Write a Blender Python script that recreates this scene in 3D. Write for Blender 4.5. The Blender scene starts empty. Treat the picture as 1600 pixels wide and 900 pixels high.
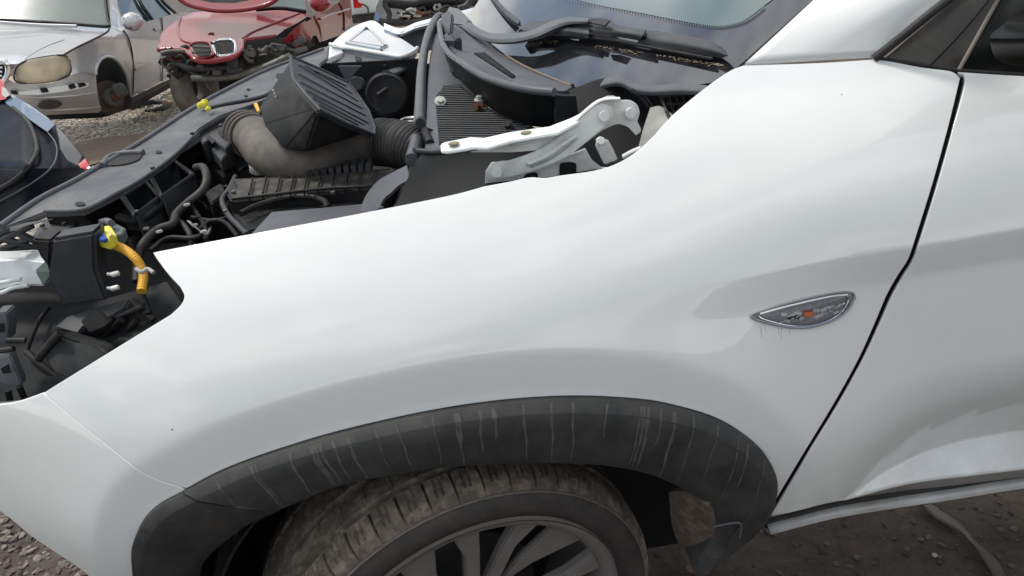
import bpy, bmesh, math, random
from mathutils import Vector, Matrix
from mathutils.geometry import delaunay_2d_cdt
from mathutils import noise as mnoise
random.seed(4)
S = bpy.context.scene
COL = S.collection
rad = math.radians

# ------------------------------------------------------------------ camera
CAM = Vector((0, -.92, 1.38)); FPX = 1155.0
th, ps, ro = rad(26), rad(4.5), rad(6)
F0 = Vector((math.sin(ps), math.cos(ps), 0)); R0 = Vector((math.cos(ps), -math.sin(ps), 0)); Z0 = Vector((0, 0, 1))
FW = math.cos(th)*F0 - math.sin(th)*Z0; UP0 = math.sin(th)*F0 + math.cos(th)*Z0
RT = math.cos(ro)*R0 - math.sin(ro)*UP0; UP = math.sin(ro)*R0 + math.cos(ro)*UP0
cd = bpy.data.cameras.new('camera'); cam = bpy.data.objects.new('camera', cd); COL.objects.link(cam)
cd.sensor_width = 36; cd.lens = FPX/1600*36; cd.clip_start = .02; cd.clip_end = 3000
M = Matrix((RT, UP, -FW)).transposed().to_4x4(); M.translation = CAM; cam.matrix_world = M
S.camera = cam

# ------------------------------------------------------------------ sky, sun, exposure
SUN_EL, SUN_AZ = rad(62), rad(-60)          # azimuth from +Y towards +X
sd = Vector((math.sin(SUN_AZ)*math.cos(SUN_EL), math.cos(SUN_AZ)*math.cos(SUN_EL), math.sin(SUN_EL)))
W = bpy.data.worlds.new("World"); S.world = W; W.use_nodes = True
nt = W.node_tree; nt.nodes.clear(); N = nt.nodes.new; L = nt.links.new
out = N('ShaderNodeOutputWorld'); bg = N('ShaderNodeBackground'); L(bg.outputs[0], out.inputs[0])
sky = N('ShaderNodeTexSky'); sky.sky_type = 'NISHITA'; sky.sun_disc = False
sky.sun_elevation = SUN_EL; sky.sun_rotation = SUN_AZ; sky.dust_density = 1.5; sky.ozone_density = 2.0
tc = N('ShaderNodeTexCoord'); mp = N('ShaderNodeMapping'); mp.inputs['Scale'].default_value = (1, 1, 2.0)
mp.inputs['Location'].default_value = (.35, .6, 0)
L(tc.outputs['Generated'], mp.inputs[0])
nz = N('ShaderNodeTexNoise'); nz.inputs['Scale'].default_value = 1.7; nz.inputs['Detail'].default_value = 8; nz.inputs['Roughness'].default_value = .55
L(mp.outputs[0], nz.inputs['Vector'])
rp = N('ShaderNodeValToRGB'); rp.color_ramp.elements[0].position = .40; rp.color_ramp.elements[1].position = .53
L(nz.outputs[0], rp.inputs[0])
n2 = N('ShaderNodeTexNoise'); n2.inputs['Scale'].default_value = 3.1; n2.inputs['Detail'].default_value = 5; L(mp.outputs[0], n2.inputs['Vector'])
r2 = N('ShaderNodeValToRGB'); r2.color_ramp.elements[0].color = (5.9, 6.15, 6.25, 1); r2.color_ramp.elements[1].color = (12.2, 12.1, 11.7, 1)
r2.color_ramp.elements[0].position = .465; r2.color_ramp.elements[1].position = .535
L(n2.outputs[0], r2.inputs[0])
mx = N('ShaderNodeMixRGB'); L(rp.outputs[0], mx.inputs[0]); L(sky.outputs[0], mx.inputs[1]); L(r2.outputs[0], mx.inputs[2])
L(mx.outputs[0], bg.inputs[0]); bg.inputs[1].default_value = .1
sl = bpy.data.lights.new('sun', 'SUN'); sl.energy = 2.0; sl.angle = rad(10); sl.color = (1, .965, .91)
so = bpy.data.objects.new('sun', sl); COL.objects.link(so); so.rotation_euler = sd.to_track_quat('Z', 'Y').to_euler(); so.location = (0, 0, 20)
vs = S.view_settings; vs.view_transform = 'Standard'; vs.look = 'None'; vs.exposure = .33; vs.gamma = 1

# ------------------------------------------------------------------ materials
def mat(name, col, rough=.5, metal=0, coat=0, spec=.5, var=.0, vscale=30, dust=None, dustamt=.0, dscale=14, bump=0, bscale=200, emis=None, trans=0, stretch=None, ior=1.45, rvar=0):
    m = bpy.data.materials.new(name); m.use_nodes = True; t = m.node_tree; b = t.nodes['Principled BSDF']
    N = t.nodes.new; L = t.links.new
    b.inputs['Base Color'].default_value = (*col, 1); b.inputs['Roughness'].default_value = rough; b.inputs['Metallic'].default_value = metal
    b.inputs['Coat Weight'].default_value = coat; b.inputs['Coat Roughness'].default_value = .03; b.inputs['Coat IOR'].default_value = 1.55; b.inputs['Specular IOR Level'].default_value = spec
    b.inputs['Transmission Weight'].default_value = trans; b.inputs['IOR'].default_value = ior
    tc = N('ShaderNodeTexCoord'); vec = tc.outputs['Object']
    if stretch:
        mp = N('ShaderNodeMapping'); mp.inputs['Scale'].default_value = stretch; L(vec, mp.inputs[0]); vec = mp.outputs[0]
    last = None
    if var:
        n = N('ShaderNodeTexNoise'); n.inputs['Scale'].default_value = vscale; n.inputs['Detail'].default_value = 6; L(vec, n.inputs['Vector'])
        mxx = N('ShaderNodeMixRGB'); mxx.inputs[1].default_value = (*[c*(1-var) for c in col], 1); mxx.inputs[2].default_value = (*[min(1, c*(1+var)) for c in col], 1)
        L(n.outputs[0], mxx.inputs[0]); last = mxx.outputs[0]
        if rvar:
            mr = N('ShaderNodeMapRange'); mr.inputs[3].default_value = max(0, rough-rvar); mr.inputs[4].default_value = min(1, rough+rvar)
            mr.inputs[1].default_value = .3; mr.inputs[2].default_value = .7
            L(n.outputs[0], mr.inputs[0]); L(mr.outputs[0], b.inputs['Roughness'])
    if dust:
        n = N('ShaderNodeTexNoise'); n.inputs['Scale'].default_value = dscale; n.inputs['Detail'].default_value = 9; n.inputs['Roughness'].default_value = .7; L(vec, n.inputs['Vector'])
        r = N('ShaderNodeValToRGB'); r.color_ramp.elements[0].position = .45; r.color_ramp.elements[1].position = .8
        r.color_ramp.elements[0].color = (0, 0, 0, 1); r.color_ramp.elements[1].color = (dustamt, dustamt, dustamt, 1); L(n.outputs[0], r.inputs[0])
        m2 = N('ShaderNodeMixRGB'); L(r.outputs[0], m2.inputs[0]); m2.inputs[1].default_value = (*col, 1); m2.inputs[2].default_value = (*dust, 1)
        if last: L(last, m2.inputs[1])
        last = m2.outputs[0]
    if last: L(last, b.inputs['Base Color'])
    if bump:
        n = N('ShaderNodeTexNoise'); n.inputs['Scale'].default_value = bscale; n.inputs['Detail'].default_value = 4; L(vec, n.inputs['Vector'])
        bp = N('ShaderNodeBump'); bp.inputs['Strength'].default_value = bump; bp.inputs['Distance'].default_value = .002; L(n.outputs[0], bp.inputs['Height']); L(bp.outputs[0], b.inputs['Normal'])
    if emis: b.inputs['Emission Color'].default_value = (*emis, 1); b.inputs['Emission Strength'].default_value = 1
    return m
DUST = (.23, .20, .165)
m_paint = mat('white_paint', (.755, .77, .76), .32, 0, 1, .5, var=.012, vscale=7, dust=(.52, .49, .44), dustamt=.12, dscale=5)
t = m_paint.node_tree; b_ = t.nodes['Principled BSDF']; src = b_.inputs['Base Color'].links[0].from_socket
tcg = t.nodes.new('ShaderNodeTexCoord'); sx = t.nodes.new('ShaderNodeSeparateXYZ'); t.links.new(tcg.outputs['Object'], sx.inputs[0])
mr = t.nodes.new('ShaderNodeMapRange'); mr.inputs[1].default_value = .60; mr.inputs[2].default_value = .36; mr.inputs[3].default_value = 0; mr.inputs[4].default_value = .75; t.links.new(sx.outputs[2], mr.inputs[0])
ng = t.nodes.new('ShaderNodeTexNoise'); ng.inputs['Scale'].default_value = 9; ng.inputs['Detail'].default_value = 9; ng.inputs['Roughness'].default_value = .65; t.links.new(tcg.outputs['Object'], ng.inputs['Vector'])
mg = t.nodes.new('ShaderNodeMapRange'); mg.inputs[1].default_value = .35; mg.inputs[2].default_value = .75; t.links.new(ng.outputs[0], mg.inputs[0])
ml = t.nodes.new('ShaderNodeMath'); ml.operation = 'MULTIPLY'; t.links.new(mr.outputs[0], ml.inputs[0]); t.links.new(mg.outputs[0], ml.inputs[1])
mxg = t.nodes.new('ShaderNodeMixRGB'); mxg.inputs[2].default_value = (.30, .26, .215, 1); t.links.new(ml.outputs[0], mxg.inputs[0]); t.links.new(src, mxg.inputs[1]); t.links.new(mxg.outputs[0], b_.inputs['Base Color'])
m_white2 = mat('white_primer', (.82, .84, .82), .5, 0, 0, dust=(.33, .30, .25), dustamt=.7, dscale=22, bump=.15, bscale=60)
m_white3 = mat('clean_white_paint', (.74, .77, .77), .35, 0, .6, dust=(.4, .38, .33), dustamt=.35, dscale=30)
m_black = mat('black_plastic', (.012, .0125, .014), .5, spec=.3, var=.25, vscale=40, dust=DUST, dustamt=.16, dscale=16, bump=.25, bscale=500)
m_grey = mat('charcoal_plastic', (.034, .037, .043), .5, spec=.4, var=.2, vscale=14, dust=(.2, .19, .18), dustamt=.30, dscale=11, bump=.3, bscale=450)
m_greyl = mat('weathered_grey_plastic', (.075, .081, .092), .5, var=.15, vscale=10, dust=(.25, .24, .22), dustamt=.25, dscale=9, bump=.2, bscale=500)
m_dusty = mat('dusty_plastic', (.035, .033, .031), .7, var=.25, vscale=20, dust=(.22, .19, .15), dustamt=.8, dscale=26, bump=.5, bscale=300)
m_duct = mat('dusty_rubber_hose', (.085, .075, .066), .62, var=.3, vscale=12, dust=(.26, .225, .185), dustamt=.75, dscale=9, bump=.3, bscale=300)
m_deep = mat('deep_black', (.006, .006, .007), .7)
m_rubber = mat('rubber', (.016, .016, .017), .6, var=.2, dust=DUST, dustamt=.2, bump=.2)
m_seal = mat('seal_rubber', (.075, .082, .092), .45, var=.15, vscale=25, dust=(.2, .19, .18), dustamt=.3)
m_tread = mat('dusty_tread', (.095, .08, .066), .85, var=.45, vscale=45, dust=(.38, .31, .24), dustamt=.9, dscale=38, bump=.6, bscale=350)
m_side = mat('sidewall_rubber', (.045, .041, .038), .7, var=.4, vscale=35, dust=(.12, .10, .085), dustamt=.6, dscale=20, bump=.4, bscale=250)
m_alloy = mat('alloy', (.27, .25, .24), .45, .35, dust=(.17, .14, .12), dustamt=.7, dscale=24, bump=.15)
m_alloyd = mat('dark_alloy', (.05, .045, .045), .6, .3, dust=(.16, .13, .11), dustamt=.7, dscale=20)
m_glass = mat('frit_glass', (.010, .011, .014), .04, 0, 0, .8, dust=(.12, .11, .10), dustamt=.25, dscale=7)
m_yellow = mat('yellow_plastic', (.78, .42, .035), .45, dust=(.35, .25, .12), dustamt=.5, dscale=60)
m_yell2 = mat('yellow_connector', (.80, .72, .06), .45, dust=(.35, .3, .12), dustamt=.4, dscale=60)
m_blue = mat('blue_plastic', (.02, .07, .3), .4)
m_gplug = mat('grey_plug', (.13, .15, .16), .45)
m_orange = mat('orange_bulb', (.42, .12, .05), .3)
m_chrome = mat('chrome', (.85, .86, .88), .12, 1)
m_steel = mat('steel', (.5, .5, .5), .35, 1, dust=(.2, .13, .08), dustamt=.5)
m_rust = mat('rust', (.12, .05, .028), .8, var=.5, vscale=60, bump=.6)
m_boltw = mat('pale_bolt', (.66, .68, .62), .4, .2, dust=(.25, .14, .08), dustamt=.5, dscale=90)
def clear_mat(name, col=(1, 1, 1), rough=.02, mixf=.35):
    m = bpy.data.materials.new(name); m.use_nodes = True; t = m.node_tree; t.nodes.clear()
    o = t.nodes.new('ShaderNodeOutputMaterial'); g = t.nodes.new('ShaderNodeBsdfGlossy'); tr = t.nodes.new('ShaderNodeBsdfTransparent')
    g.inputs['Roughness'].default_value = rough; tr.inputs[0].default_value = (*col, 1)
    lw = t.nodes.new('ShaderNodeFresnel'); lw.inputs[0].default_value = 1.5
    ad = t.nodes.new('ShaderNodeMath'); ad.operation = 'ADD'; ad.use_clamp = True; ad.inputs[1].default_value = mixf; t.links.new(lw.outputs[0], ad.inputs[0])
    mi = t.nodes.new('ShaderNodeMixShader'); t.links.new(ad.outputs[0], mi.inputs[0]); t.links.new(tr.outputs[0], mi.inputs[1]); t.links.new(g.outputs[0], mi.inputs[2]); t.links.new(mi.outputs[0], o.inputs[0])
    return m
m_clear = clear_mat('clear_glass', (.93, .96, .96), .02, .03)
m_wind = clear_mat('window_glass', (.62, .74, .70), .02, .05)
m_lens = clear_mat('clear_lens', (.97, .98, .98), .08, .0)
m_silver = mat('silver_paint', (.52, .525, .54), .35, .4, .8, var=.1, vscale=3, dust=(.3, .29, .27), dustamt=.35, dscale=4)
m_red = mat('red_paint', (.22, .006, .013), .3, .0, .45, var=.1, vscale=4)
m_navy = mat('navy_paint', (.005, .009, .018), .35, .0, .05, .12, var=.1, vscale=4, dust=(.07, .075, .08), dustamt=.3, dscale=6)
m_fogl = mat('yellowed_lens', (.58, .51, .37), .35, 0, .6, var=.6, vscale=7)
m_redl = mat('red_lens', (.5, .012, .02), .15, 0, .8)
m_dcar = mat('dark_metal', (.03, .03, .03), .5, .3, var=.4, vscale=12, dust=(.18, .17, .16), dustamt=.5, dscale=8)
m_junk = mat('greasy_metal', (.10, .10, .098), .55, .5, var=.6, vscale=25, dust=(.2, .17, .14), dustamt=.7, dscale=12)

# ------------------------------------------------------------------ helpers
def ray(px, py): return FW + RT*((px-800)/FPX) - UP*((py-450)/FPX)
def PY(px, py, y): d = ray(px, py); return CAM + d*((y-CAM.y)/d.y)
def PZ(px, py, a, b=0.0):                      # plane z = a + b*y
    d = ray(px, py); return CAM + d*((a + b*CAM.y - CAM.z)/(d.z - b*d.y))
WN = Vector((-.53, -.036, 1))
def PW(px, py, h=0.0):                         # windscreen plane, h above it
    p0 = Vector((.45, .3, 1.110)) + WN.normalized()*h; d = ray(px, py); return CAM + d*(WN.dot(p0-CAM)/WN.dot(d))
def sstep(a, b, x): t = max(0, min(1, (x-a)/(b-a))); return t*t*(3-2*t)
def link(name, me, m, parent=None, smooth=30):
    o = bpy.data.objects.new(name, me); COL.objects.link(o)
    if m: me.materials.append(m)
    if smooth is not None:
        for p in me.polygons: p.use_smooth = True
        if smooth < 180: me.set_sharp_from_angle(angle=rad(smooth))
    if parent is not None:
        o.parent = parent; o.matrix_parent_inverse = WM[parent.name].inverted() if parent.name in WM else Matrix()
    WM.setdefault(o.name, Matrix())
    return o
WM = {}
def bm2(name, bm, m, parent=None, smooth=30):
    bmesh.ops.recalc_face_normals(bm, faces=bm.faces)
    me = bpy.data.meshes.new(name); bm.to_mesh(me); bm.free(); return link(name, me, m, parent, smooth)
def thing(name, label, cat, loc, group=None):
    o = bpy.data.objects.new(name, None); COL.objects.link(o); o.location = loc; o.empty_display_size = .1
    WM[o.name] = Matrix.Translation(Vector(loc)); o['label'] = label; o['category'] = cat
    if group: o['group'] = group
    return o
def tag(o, label, cat, group=None):
    o['label'] = label; o['category'] = cat
    if group: o['group'] = group
    return o
def struct(o, kind='structure'): o['kind'] = kind; return o
def crom(pts, n=6, closed=False):
    P = [Vector(p) for p in pts]; k = len(P); out = []
    rng = k if closed else k-1
    for i in range(rng):
        p1, p2 = P[i], P[(i+1) % k]
        p0 = P[i-1] if (closed or i > 0) else p1*2-p2
        p3 = P[(i+2) % k] if (closed or i+2 < k) else p2*2-p1
        for j in range(n):
            t = j/n
            out.append(.5*((2*p1)+(p2-p0)*t+(2*p0-5*p1+4*p2-p3)*t*t+(3*p1-p0-3*p2+p3)*t**3))
    if not closed: out.append(P[-1].copy())
    return out
def outline(segs, n=6):                        # list of smooth segments joined at corners
    out = []
    for s in segs:
        c = crom([(a, b, 0) for a, b in s], n) if len(s) > 2 else [Vector((*s[0], 0)), Vector((*s[1], 0))]
        out += c[:-1]
    return [(v.x, v.y) for v in out]
def prism_bm(pts, off, bm=None, bev=0.0015, seg=2):
    own = bmesh.new(); vs = [own.verts.new(p) for p in pts]; ws = [own.verts.new(Vector(p)+Vector(off)) for p in pts]
    own.faces.new(vs); own.faces.new(ws[::-1]); k = len(vs)
    for i in range(k): own.faces.new((vs[i], ws[i], ws[(i+1) % k], vs[(i+1) % k]))
    bmesh.ops.recalc_face_normals(own, faces=own.faces)
    if bev: bmesh.ops.bevel(own, geom=own.edges[:], offset=bev, segments=seg, affect='EDGES', clamp_overlap=True)
    big = [f for f in own.faces if len(f.verts) > 4]
    if big: bmesh.ops.triangulate(own, faces=big)
    if bm is None: return own
    me = bpy.data.meshes.new('t'); own.to_mesh(me); own.free(); bm.from_mesh(me); bpy.data.meshes.remove(me); return bm
def prism(name, pts, off, m, parent=None, bev=.0015, smooth=30): return bm2(name, prism_bm(pts, off, None, bev), m, parent, smooth)
def multi(name, lst, m, parent=None, bev=.001):
    for pts, off in lst: prism(name, pts, off, m, parent, bev)
    return
    bm = bmesh.new()
    for pts, off in lst: prism_bm(pts, off, bm, bev)
    return bm2(name, bm, m, parent)
def tube_bm(path, r, seg=12, bm=None, n=5, closed=False, flat=1.0, cap=True, up=None):
    P = crom(path, n, closed) if n > 1 else [Vector(p) for p in path]
    bm = bm or bmesh.new(); rings = []; k = len(P); nrm = None
    for i, p in enumerate(P):
        t = (P[(i+1) % k]-P[i-1]) if closed else (P[min(i+1, k-1)]-P[max(i-1, 0)]); t.normalize()
        if up is not None: a = Vector(up)
        elif nrm is None: a = Vector((0, 0, 1)) if abs(t.z) < .9 else Vector((1, 0, 0))
        else: a = nrm
        nrm = (a - t*a.dot(t)).normalized(); b = t.cross(nrm)
        rr = r(i/(k-1)) if callable(r) else r
        rings.append([bm.verts.new(p + nrm*math.cos(2*math.pi*j/seg)*rr*flat + b*math.sin(2*math.pi*j/seg)*rr) for j in range(seg)])
    for i in range(k if closed else k-1):
        A, B = rings[i], rings[(i+1) % k]
        for j in range(seg): bm.faces.new((A[j], A[(j+1) % seg], B[(j+1) % seg], B[j]))
    if cap and not closed: bm.faces.new(rings[0][::-1]); bm.faces.new(rings[-1])
    return bm
def tube(name, path, r, m, parent=None, **k): return bm2(name, tube_bm(path, r, **k), m, parent, 50)
def patch_bm(rows, nu=6, nv=6, thick=.003, side=None):
    R = [crom(r, nu) for r in rows]; Cn = len(R[0]); cols = [crom([r[i] for r in R], nv) for i in range(Cn)]
    nr = len(cols[0]); G = [[cols[i][j] for i in range(Cn)] for j in range(nr)]
    bm = bmesh.new(); V = [[bm.verts.new(p) for p in r] for r in G]
    for j in range(nr-1):
        for i in range(Cn-1): bm.faces.new((V[j][i], V[j][i+1], V[j+1][i+1], V[j+1][i]))
    bm.normal_update(); bm.faces.ensure_lookup_table()
    if thick:
        s = -1
        f = bm.faces[len(bm.faces)//2]
        if f.normal.dot(CAM - f.calc_center_median()) < 0: s = 1
        if side: s = side
        W = [[bm.verts.new(v.co + v.normal*thick*s) for v in r] for r in V]
        for j in range(nr-1):
            for i in range(Cn-1): bm.faces.new((W[j][i], W[j+1][i], W[j+1][i+1], W[j][i+1]))
        for j in range(nr-1):
            for i in (0, Cn-1): bm.faces.new((V[j][i], V[j+1][i], W[j+1][i], W[j][i]))
        for i in range(Cn-1):
            for j in (0, nr-1): bm.faces.new((V[j][i], V[j][i+1], W[j][i+1], W[j][i]))
    return bm
def patch(name, rows, m, parent=None, smooth=40, **k): return bm2(name, patch_bm(rows, **k), m, parent, smooth)
def cyl_bm(c, axis, r, h, seg=24, bm=None, r2=None, bev=0):
    own = bmesh.new(); q = Vector(axis).normalized().to_track_quat('Z', 'Y').to_matrix().to_4x4()
    bmesh.ops.create_cone(own, cap_ends=True, segments=seg, radius1=r, radius2=r if r2 is None else r2, depth=h, matrix=Matrix.Translation(Vector(c)) @ q)
    if bev: bmesh.ops.bevel(own, geom=[e for e in own.edges if len(e.link_faces) == 2 and e.calc_face_angle() > 1.0], offset=bev, segments=3, affect='EDGES')
    if bm is None: return own
    me = bpy.data.meshes.new('t'); own.to_mesh(me); own.free(); bm.from_mesh(me); bpy.data.meshes.remove(me); return bm
def box_bm(c, size, rot=Matrix(), bm=None, bev=.002):
    own = bmesh.new(); bmesh.ops.create_cube(own, size=1, matrix=Matrix.Translation(Vector(c)) @ rot.to_4x4() @ Matrix.Diagonal((*size, 1)))
    if bev: bmesh.ops.bevel(own, geom=own.edges[:], offset=bev, segments=2, affect='EDGES')
    if bm is None: return own
    me = bpy.data.meshes.new('t'); own.to_mesh(me); own.free(); bm.from_mesh(me); bpy.data.meshes.remove(me); return bm

# ------------------------------------------------------------------ ground
GZ = -.09
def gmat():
    m = bpy.data.materials.new('gravel_ground_shaded'); m.use_nodes = True; t = m.node_tree; b = t.nodes['Principled BSDF']; N = t.nodes.new; L = t.links.new
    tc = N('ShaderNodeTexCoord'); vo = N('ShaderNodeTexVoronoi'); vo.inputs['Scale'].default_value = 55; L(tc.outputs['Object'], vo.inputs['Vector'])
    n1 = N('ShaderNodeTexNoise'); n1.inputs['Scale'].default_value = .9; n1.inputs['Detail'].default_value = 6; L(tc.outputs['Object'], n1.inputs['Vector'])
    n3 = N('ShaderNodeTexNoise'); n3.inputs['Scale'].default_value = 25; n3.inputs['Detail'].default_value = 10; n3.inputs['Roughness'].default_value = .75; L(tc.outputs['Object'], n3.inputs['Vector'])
    r = N('ShaderNodeValToRGB'); e = r.color_ramp.elements; e[0].position = .25; e[0].color = (.045, .036, .03, 1); e[1].position = .8; e[1].color = (.20, .17, .145, 1); L(n3.outputs[0], r.inputs[0])  # dark ramp: shade on the near ground put into its colour
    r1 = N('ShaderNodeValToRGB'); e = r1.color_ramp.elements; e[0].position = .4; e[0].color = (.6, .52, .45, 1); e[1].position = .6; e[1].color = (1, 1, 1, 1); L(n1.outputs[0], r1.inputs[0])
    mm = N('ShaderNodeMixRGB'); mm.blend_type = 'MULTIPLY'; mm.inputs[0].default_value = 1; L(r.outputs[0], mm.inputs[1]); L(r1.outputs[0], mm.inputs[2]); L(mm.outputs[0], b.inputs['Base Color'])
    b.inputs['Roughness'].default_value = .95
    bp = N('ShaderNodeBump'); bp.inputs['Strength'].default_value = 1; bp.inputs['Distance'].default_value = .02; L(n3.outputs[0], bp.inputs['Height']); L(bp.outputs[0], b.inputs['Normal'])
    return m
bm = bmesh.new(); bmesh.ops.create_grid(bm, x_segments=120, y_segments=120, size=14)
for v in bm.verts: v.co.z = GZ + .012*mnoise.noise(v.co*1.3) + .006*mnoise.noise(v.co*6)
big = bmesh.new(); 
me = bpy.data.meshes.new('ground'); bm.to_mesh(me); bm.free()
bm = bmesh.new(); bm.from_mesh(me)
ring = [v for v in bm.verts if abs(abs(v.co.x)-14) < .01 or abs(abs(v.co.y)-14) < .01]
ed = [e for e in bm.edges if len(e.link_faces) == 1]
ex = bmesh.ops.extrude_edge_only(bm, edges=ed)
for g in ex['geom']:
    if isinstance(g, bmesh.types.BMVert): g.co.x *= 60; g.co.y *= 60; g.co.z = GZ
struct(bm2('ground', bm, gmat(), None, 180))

def stones(name, n, area, smin, smax, cols, kind='stuff', squash=.6, dz=0):
    bm = bmesh.new(); mats = []
    for ci, c in enumerate(cols): mats.append(mat(name+'_mat', c, .9, var=.3, vscale=60))
    base = bmesh.new(); bmesh.ops.create_icosphere(base, subdivisions=1, radius=1); bv = [v.co.copy() for v in base.verts]; bf = [[v.index for v in f.verts] for f in base.faces]; base.free()
    V = []; Fc = []; mi = []
    for i in range(n):
        x, y = area(); s = random.uniform(smin, smax)*random.choice((.6, 1, 1)); R = Matrix.Rotation(random.uniform(0, 6.3), 3, 'Z') @ Matrix.Rotation(random.uniform(-.5, .5), 3, 'X')
        sc = (random.uniform(.7, 1.5), random.uniform(.5, 1.1), random.uniform(.35, .8)*squash*1.3); k = len(V); c = random.randrange(len(cols))
        for v in bv:
            q = Vector((v.x*sc[0], v.y*sc[1], v.z*sc[2]))*s*random.uniform(.8, 1.15); V.append(R @ q + Vector((x, y, GZ + .012*mnoise.noise(Vector((x, y, 0))*1.3) + s*.2 + dz)))
        for f in bf: Fc.append([k+a for a in f]); mi.append(c)
    me = bpy.data.meshes.new(name); me.from_pydata(V, [], Fc)
    for mm in mats: me.materials.append(mm)
    for p, c in zip(me.polygons, mi): p.material_index = c
    o = bpy.data.objects.new(name, me); COL.objects.link(o); o['kind'] = kind; return o
def near_left():
    while True:
        x, y = random.uniform(-2.2, -.75), random.uniform(-.2, 1.3); return x, y
def near_right(): return random.uniform(.3, 1.9), random.uniform(-.6, .9)
def far_area(): return random.uniform(-5.2, -1.2), random.uniform(3.2, 9.5)
stones('gravel_chips', 5000, near_left, .006, .016, [(.16, .135, .12), (.09, .072, .065), (.24, .21, .185), (.13, .09, .08)])
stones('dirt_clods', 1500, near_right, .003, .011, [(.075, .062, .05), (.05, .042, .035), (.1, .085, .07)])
stones('pebbles', 60, near_right, .006, .014, [(.42, .38, .34), (.3, .27, .24)])
gm = mat('gravel_ground_lit', (.33, .285, .24), .95, var=.5, vscale=30, dust=(.46, .42, .37), dustamt=.7, dscale=3, bump=1, bscale=60)  # paler gravel for the ground beyond the painted shade
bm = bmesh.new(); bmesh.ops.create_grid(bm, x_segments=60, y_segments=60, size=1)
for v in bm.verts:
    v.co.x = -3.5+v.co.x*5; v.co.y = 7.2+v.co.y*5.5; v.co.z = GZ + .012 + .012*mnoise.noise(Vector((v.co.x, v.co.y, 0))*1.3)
struct(bm2('lit_gravel_sheet', bm, gm, None, 180))
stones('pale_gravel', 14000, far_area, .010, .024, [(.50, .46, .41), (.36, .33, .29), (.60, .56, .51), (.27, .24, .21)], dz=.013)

# ------------------------------------------------------------------ the white car: skin as y = f(x, z)
car = thing('parked_car', 'white crossover car with its bonnet and near headlamp missing, in the foreground', 'car', (0.3, .9, 0))
TRIM = [(214, 940), (206, 870), (210, 840), (226, 808), (250, 785), (290, 762), (340, 736), (400, 712), (500, 680), (600, 655), (700, 635), (800, 622), (900, 617), (1000, 622), (1060, 633), (1120, 652), (1170, 683), (1200, 715), (1213, 750), (1210, 782), (1192, 812)]
_t = [PY(a, b, -.02) for a, b in TRIM]; ARC = [(p.x, p.z) for p in crom(_t, 4)]
CR = [PY(a, b, 0) for a, b in ((980, 480), (1180, 455), (1430, 412), (1600, 383), (1800, 350))]
LT = [PY(a, b, c) for a, b, c in ((1320, 770, 0), (1380, 744, .011), (1450, 720, .020), (1520, 701, .027), (1600, 684, .036), (1800, 650, .055))]
LB = [PY(a, b, 0) for a, b in ((1320, 772), (1450, 757), (1600, 740), (1800, 712))]
def interp(P, x):
    if x <= P[0].x: return P[0].z + (x-P[0].x)*(P[1].z-P[0].z)/(P[1].x-P[0].x)
    for a, b in zip(P, P[1:]):
        if x <= b.x: return a.z + (b.z-a.z)*(x-a.x)/(b.x-a.x)
    a, b = P[-2:]; return b.z + (x-b.x)*(b.z-a.z)/(b.x-a.x)
def darc(x, z):
    best = 9
    for (ax, az), (bx, bz) in zip(ARC, ARC[1:]):
        dx, dz = bx-ax, bz-az; t = max(0, min(1, ((x-ax)*dx+(z-az)*dz)/(dx*dx+dz*dz)))
        best = min(best, (x-ax-t*dx)**2+(z-az-t*dz)**2)
    return math.sqrt(best)
def soft(x, e=.012): return .5*(x+math.sqrt(x*x+e*e))
def f(x, z):
    zs = .80 + .11*(x+.45)
    s = soft(z-zs, .06); y = 2.8*s*s
    y += .55*soft(-.36-x, .1)**2
    y += .20*soft(z-.60, .06); y += .25*soft(.62-z, .05)**2
    d = darc(x, z)
    u = min(1, soft(d-.060, .008)/.26); y -= .040*(1-u)**2*(1+.6*u)
    y += .06*soft(.058-d, .014)
    a = sstep(.12, .85, x)
    if a > 0:
        h = z-interp(CR, x)
        y -= a*.014*(soft(1-soft(h, .006)/.13, .05) if h > 0 else soft(1-soft(-h, .006)/.05, .1))
    if x > .4 and z < .9:
        lt, lb = interp(LT, x), interp(LB, x); w = soft(lt-lb, .004); R = w*1.0; lt = lb+w
        for dz in (-.002, -.001, 0, .001, .002):
            zz = z+dz
            if zz > lt: y += .2*R*(1-sstep(0, .20, zz-lt))
            elif zz > lb: y += .2*R*(zz-lb)/max(w, 1e-4)
            else: y += .2*.55*(lb-zz)
    return y
def PF(px, py):
    d = ray(px, py); lo = None; t = .3
    def h(t): p = CAM + d*t; return p.y - f(p.x, p.z)
    while t < 3 and h(t) < 0: t += .02
    lo, hi = t-.02, t
    for _ in range(24):
        m = (lo+hi)/2
        if h(m) < 0: lo = m
        else: hi = m
    return CAM + d*hi
def grad(x, z, e=.0015):
    fx = (f(x+e, z)-f(x-e, z))/(2*e); fz = (f(x, z+e)-f(x, z-e))/(2*e); return Vector((fx, -1, fz)).normalized()
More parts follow.
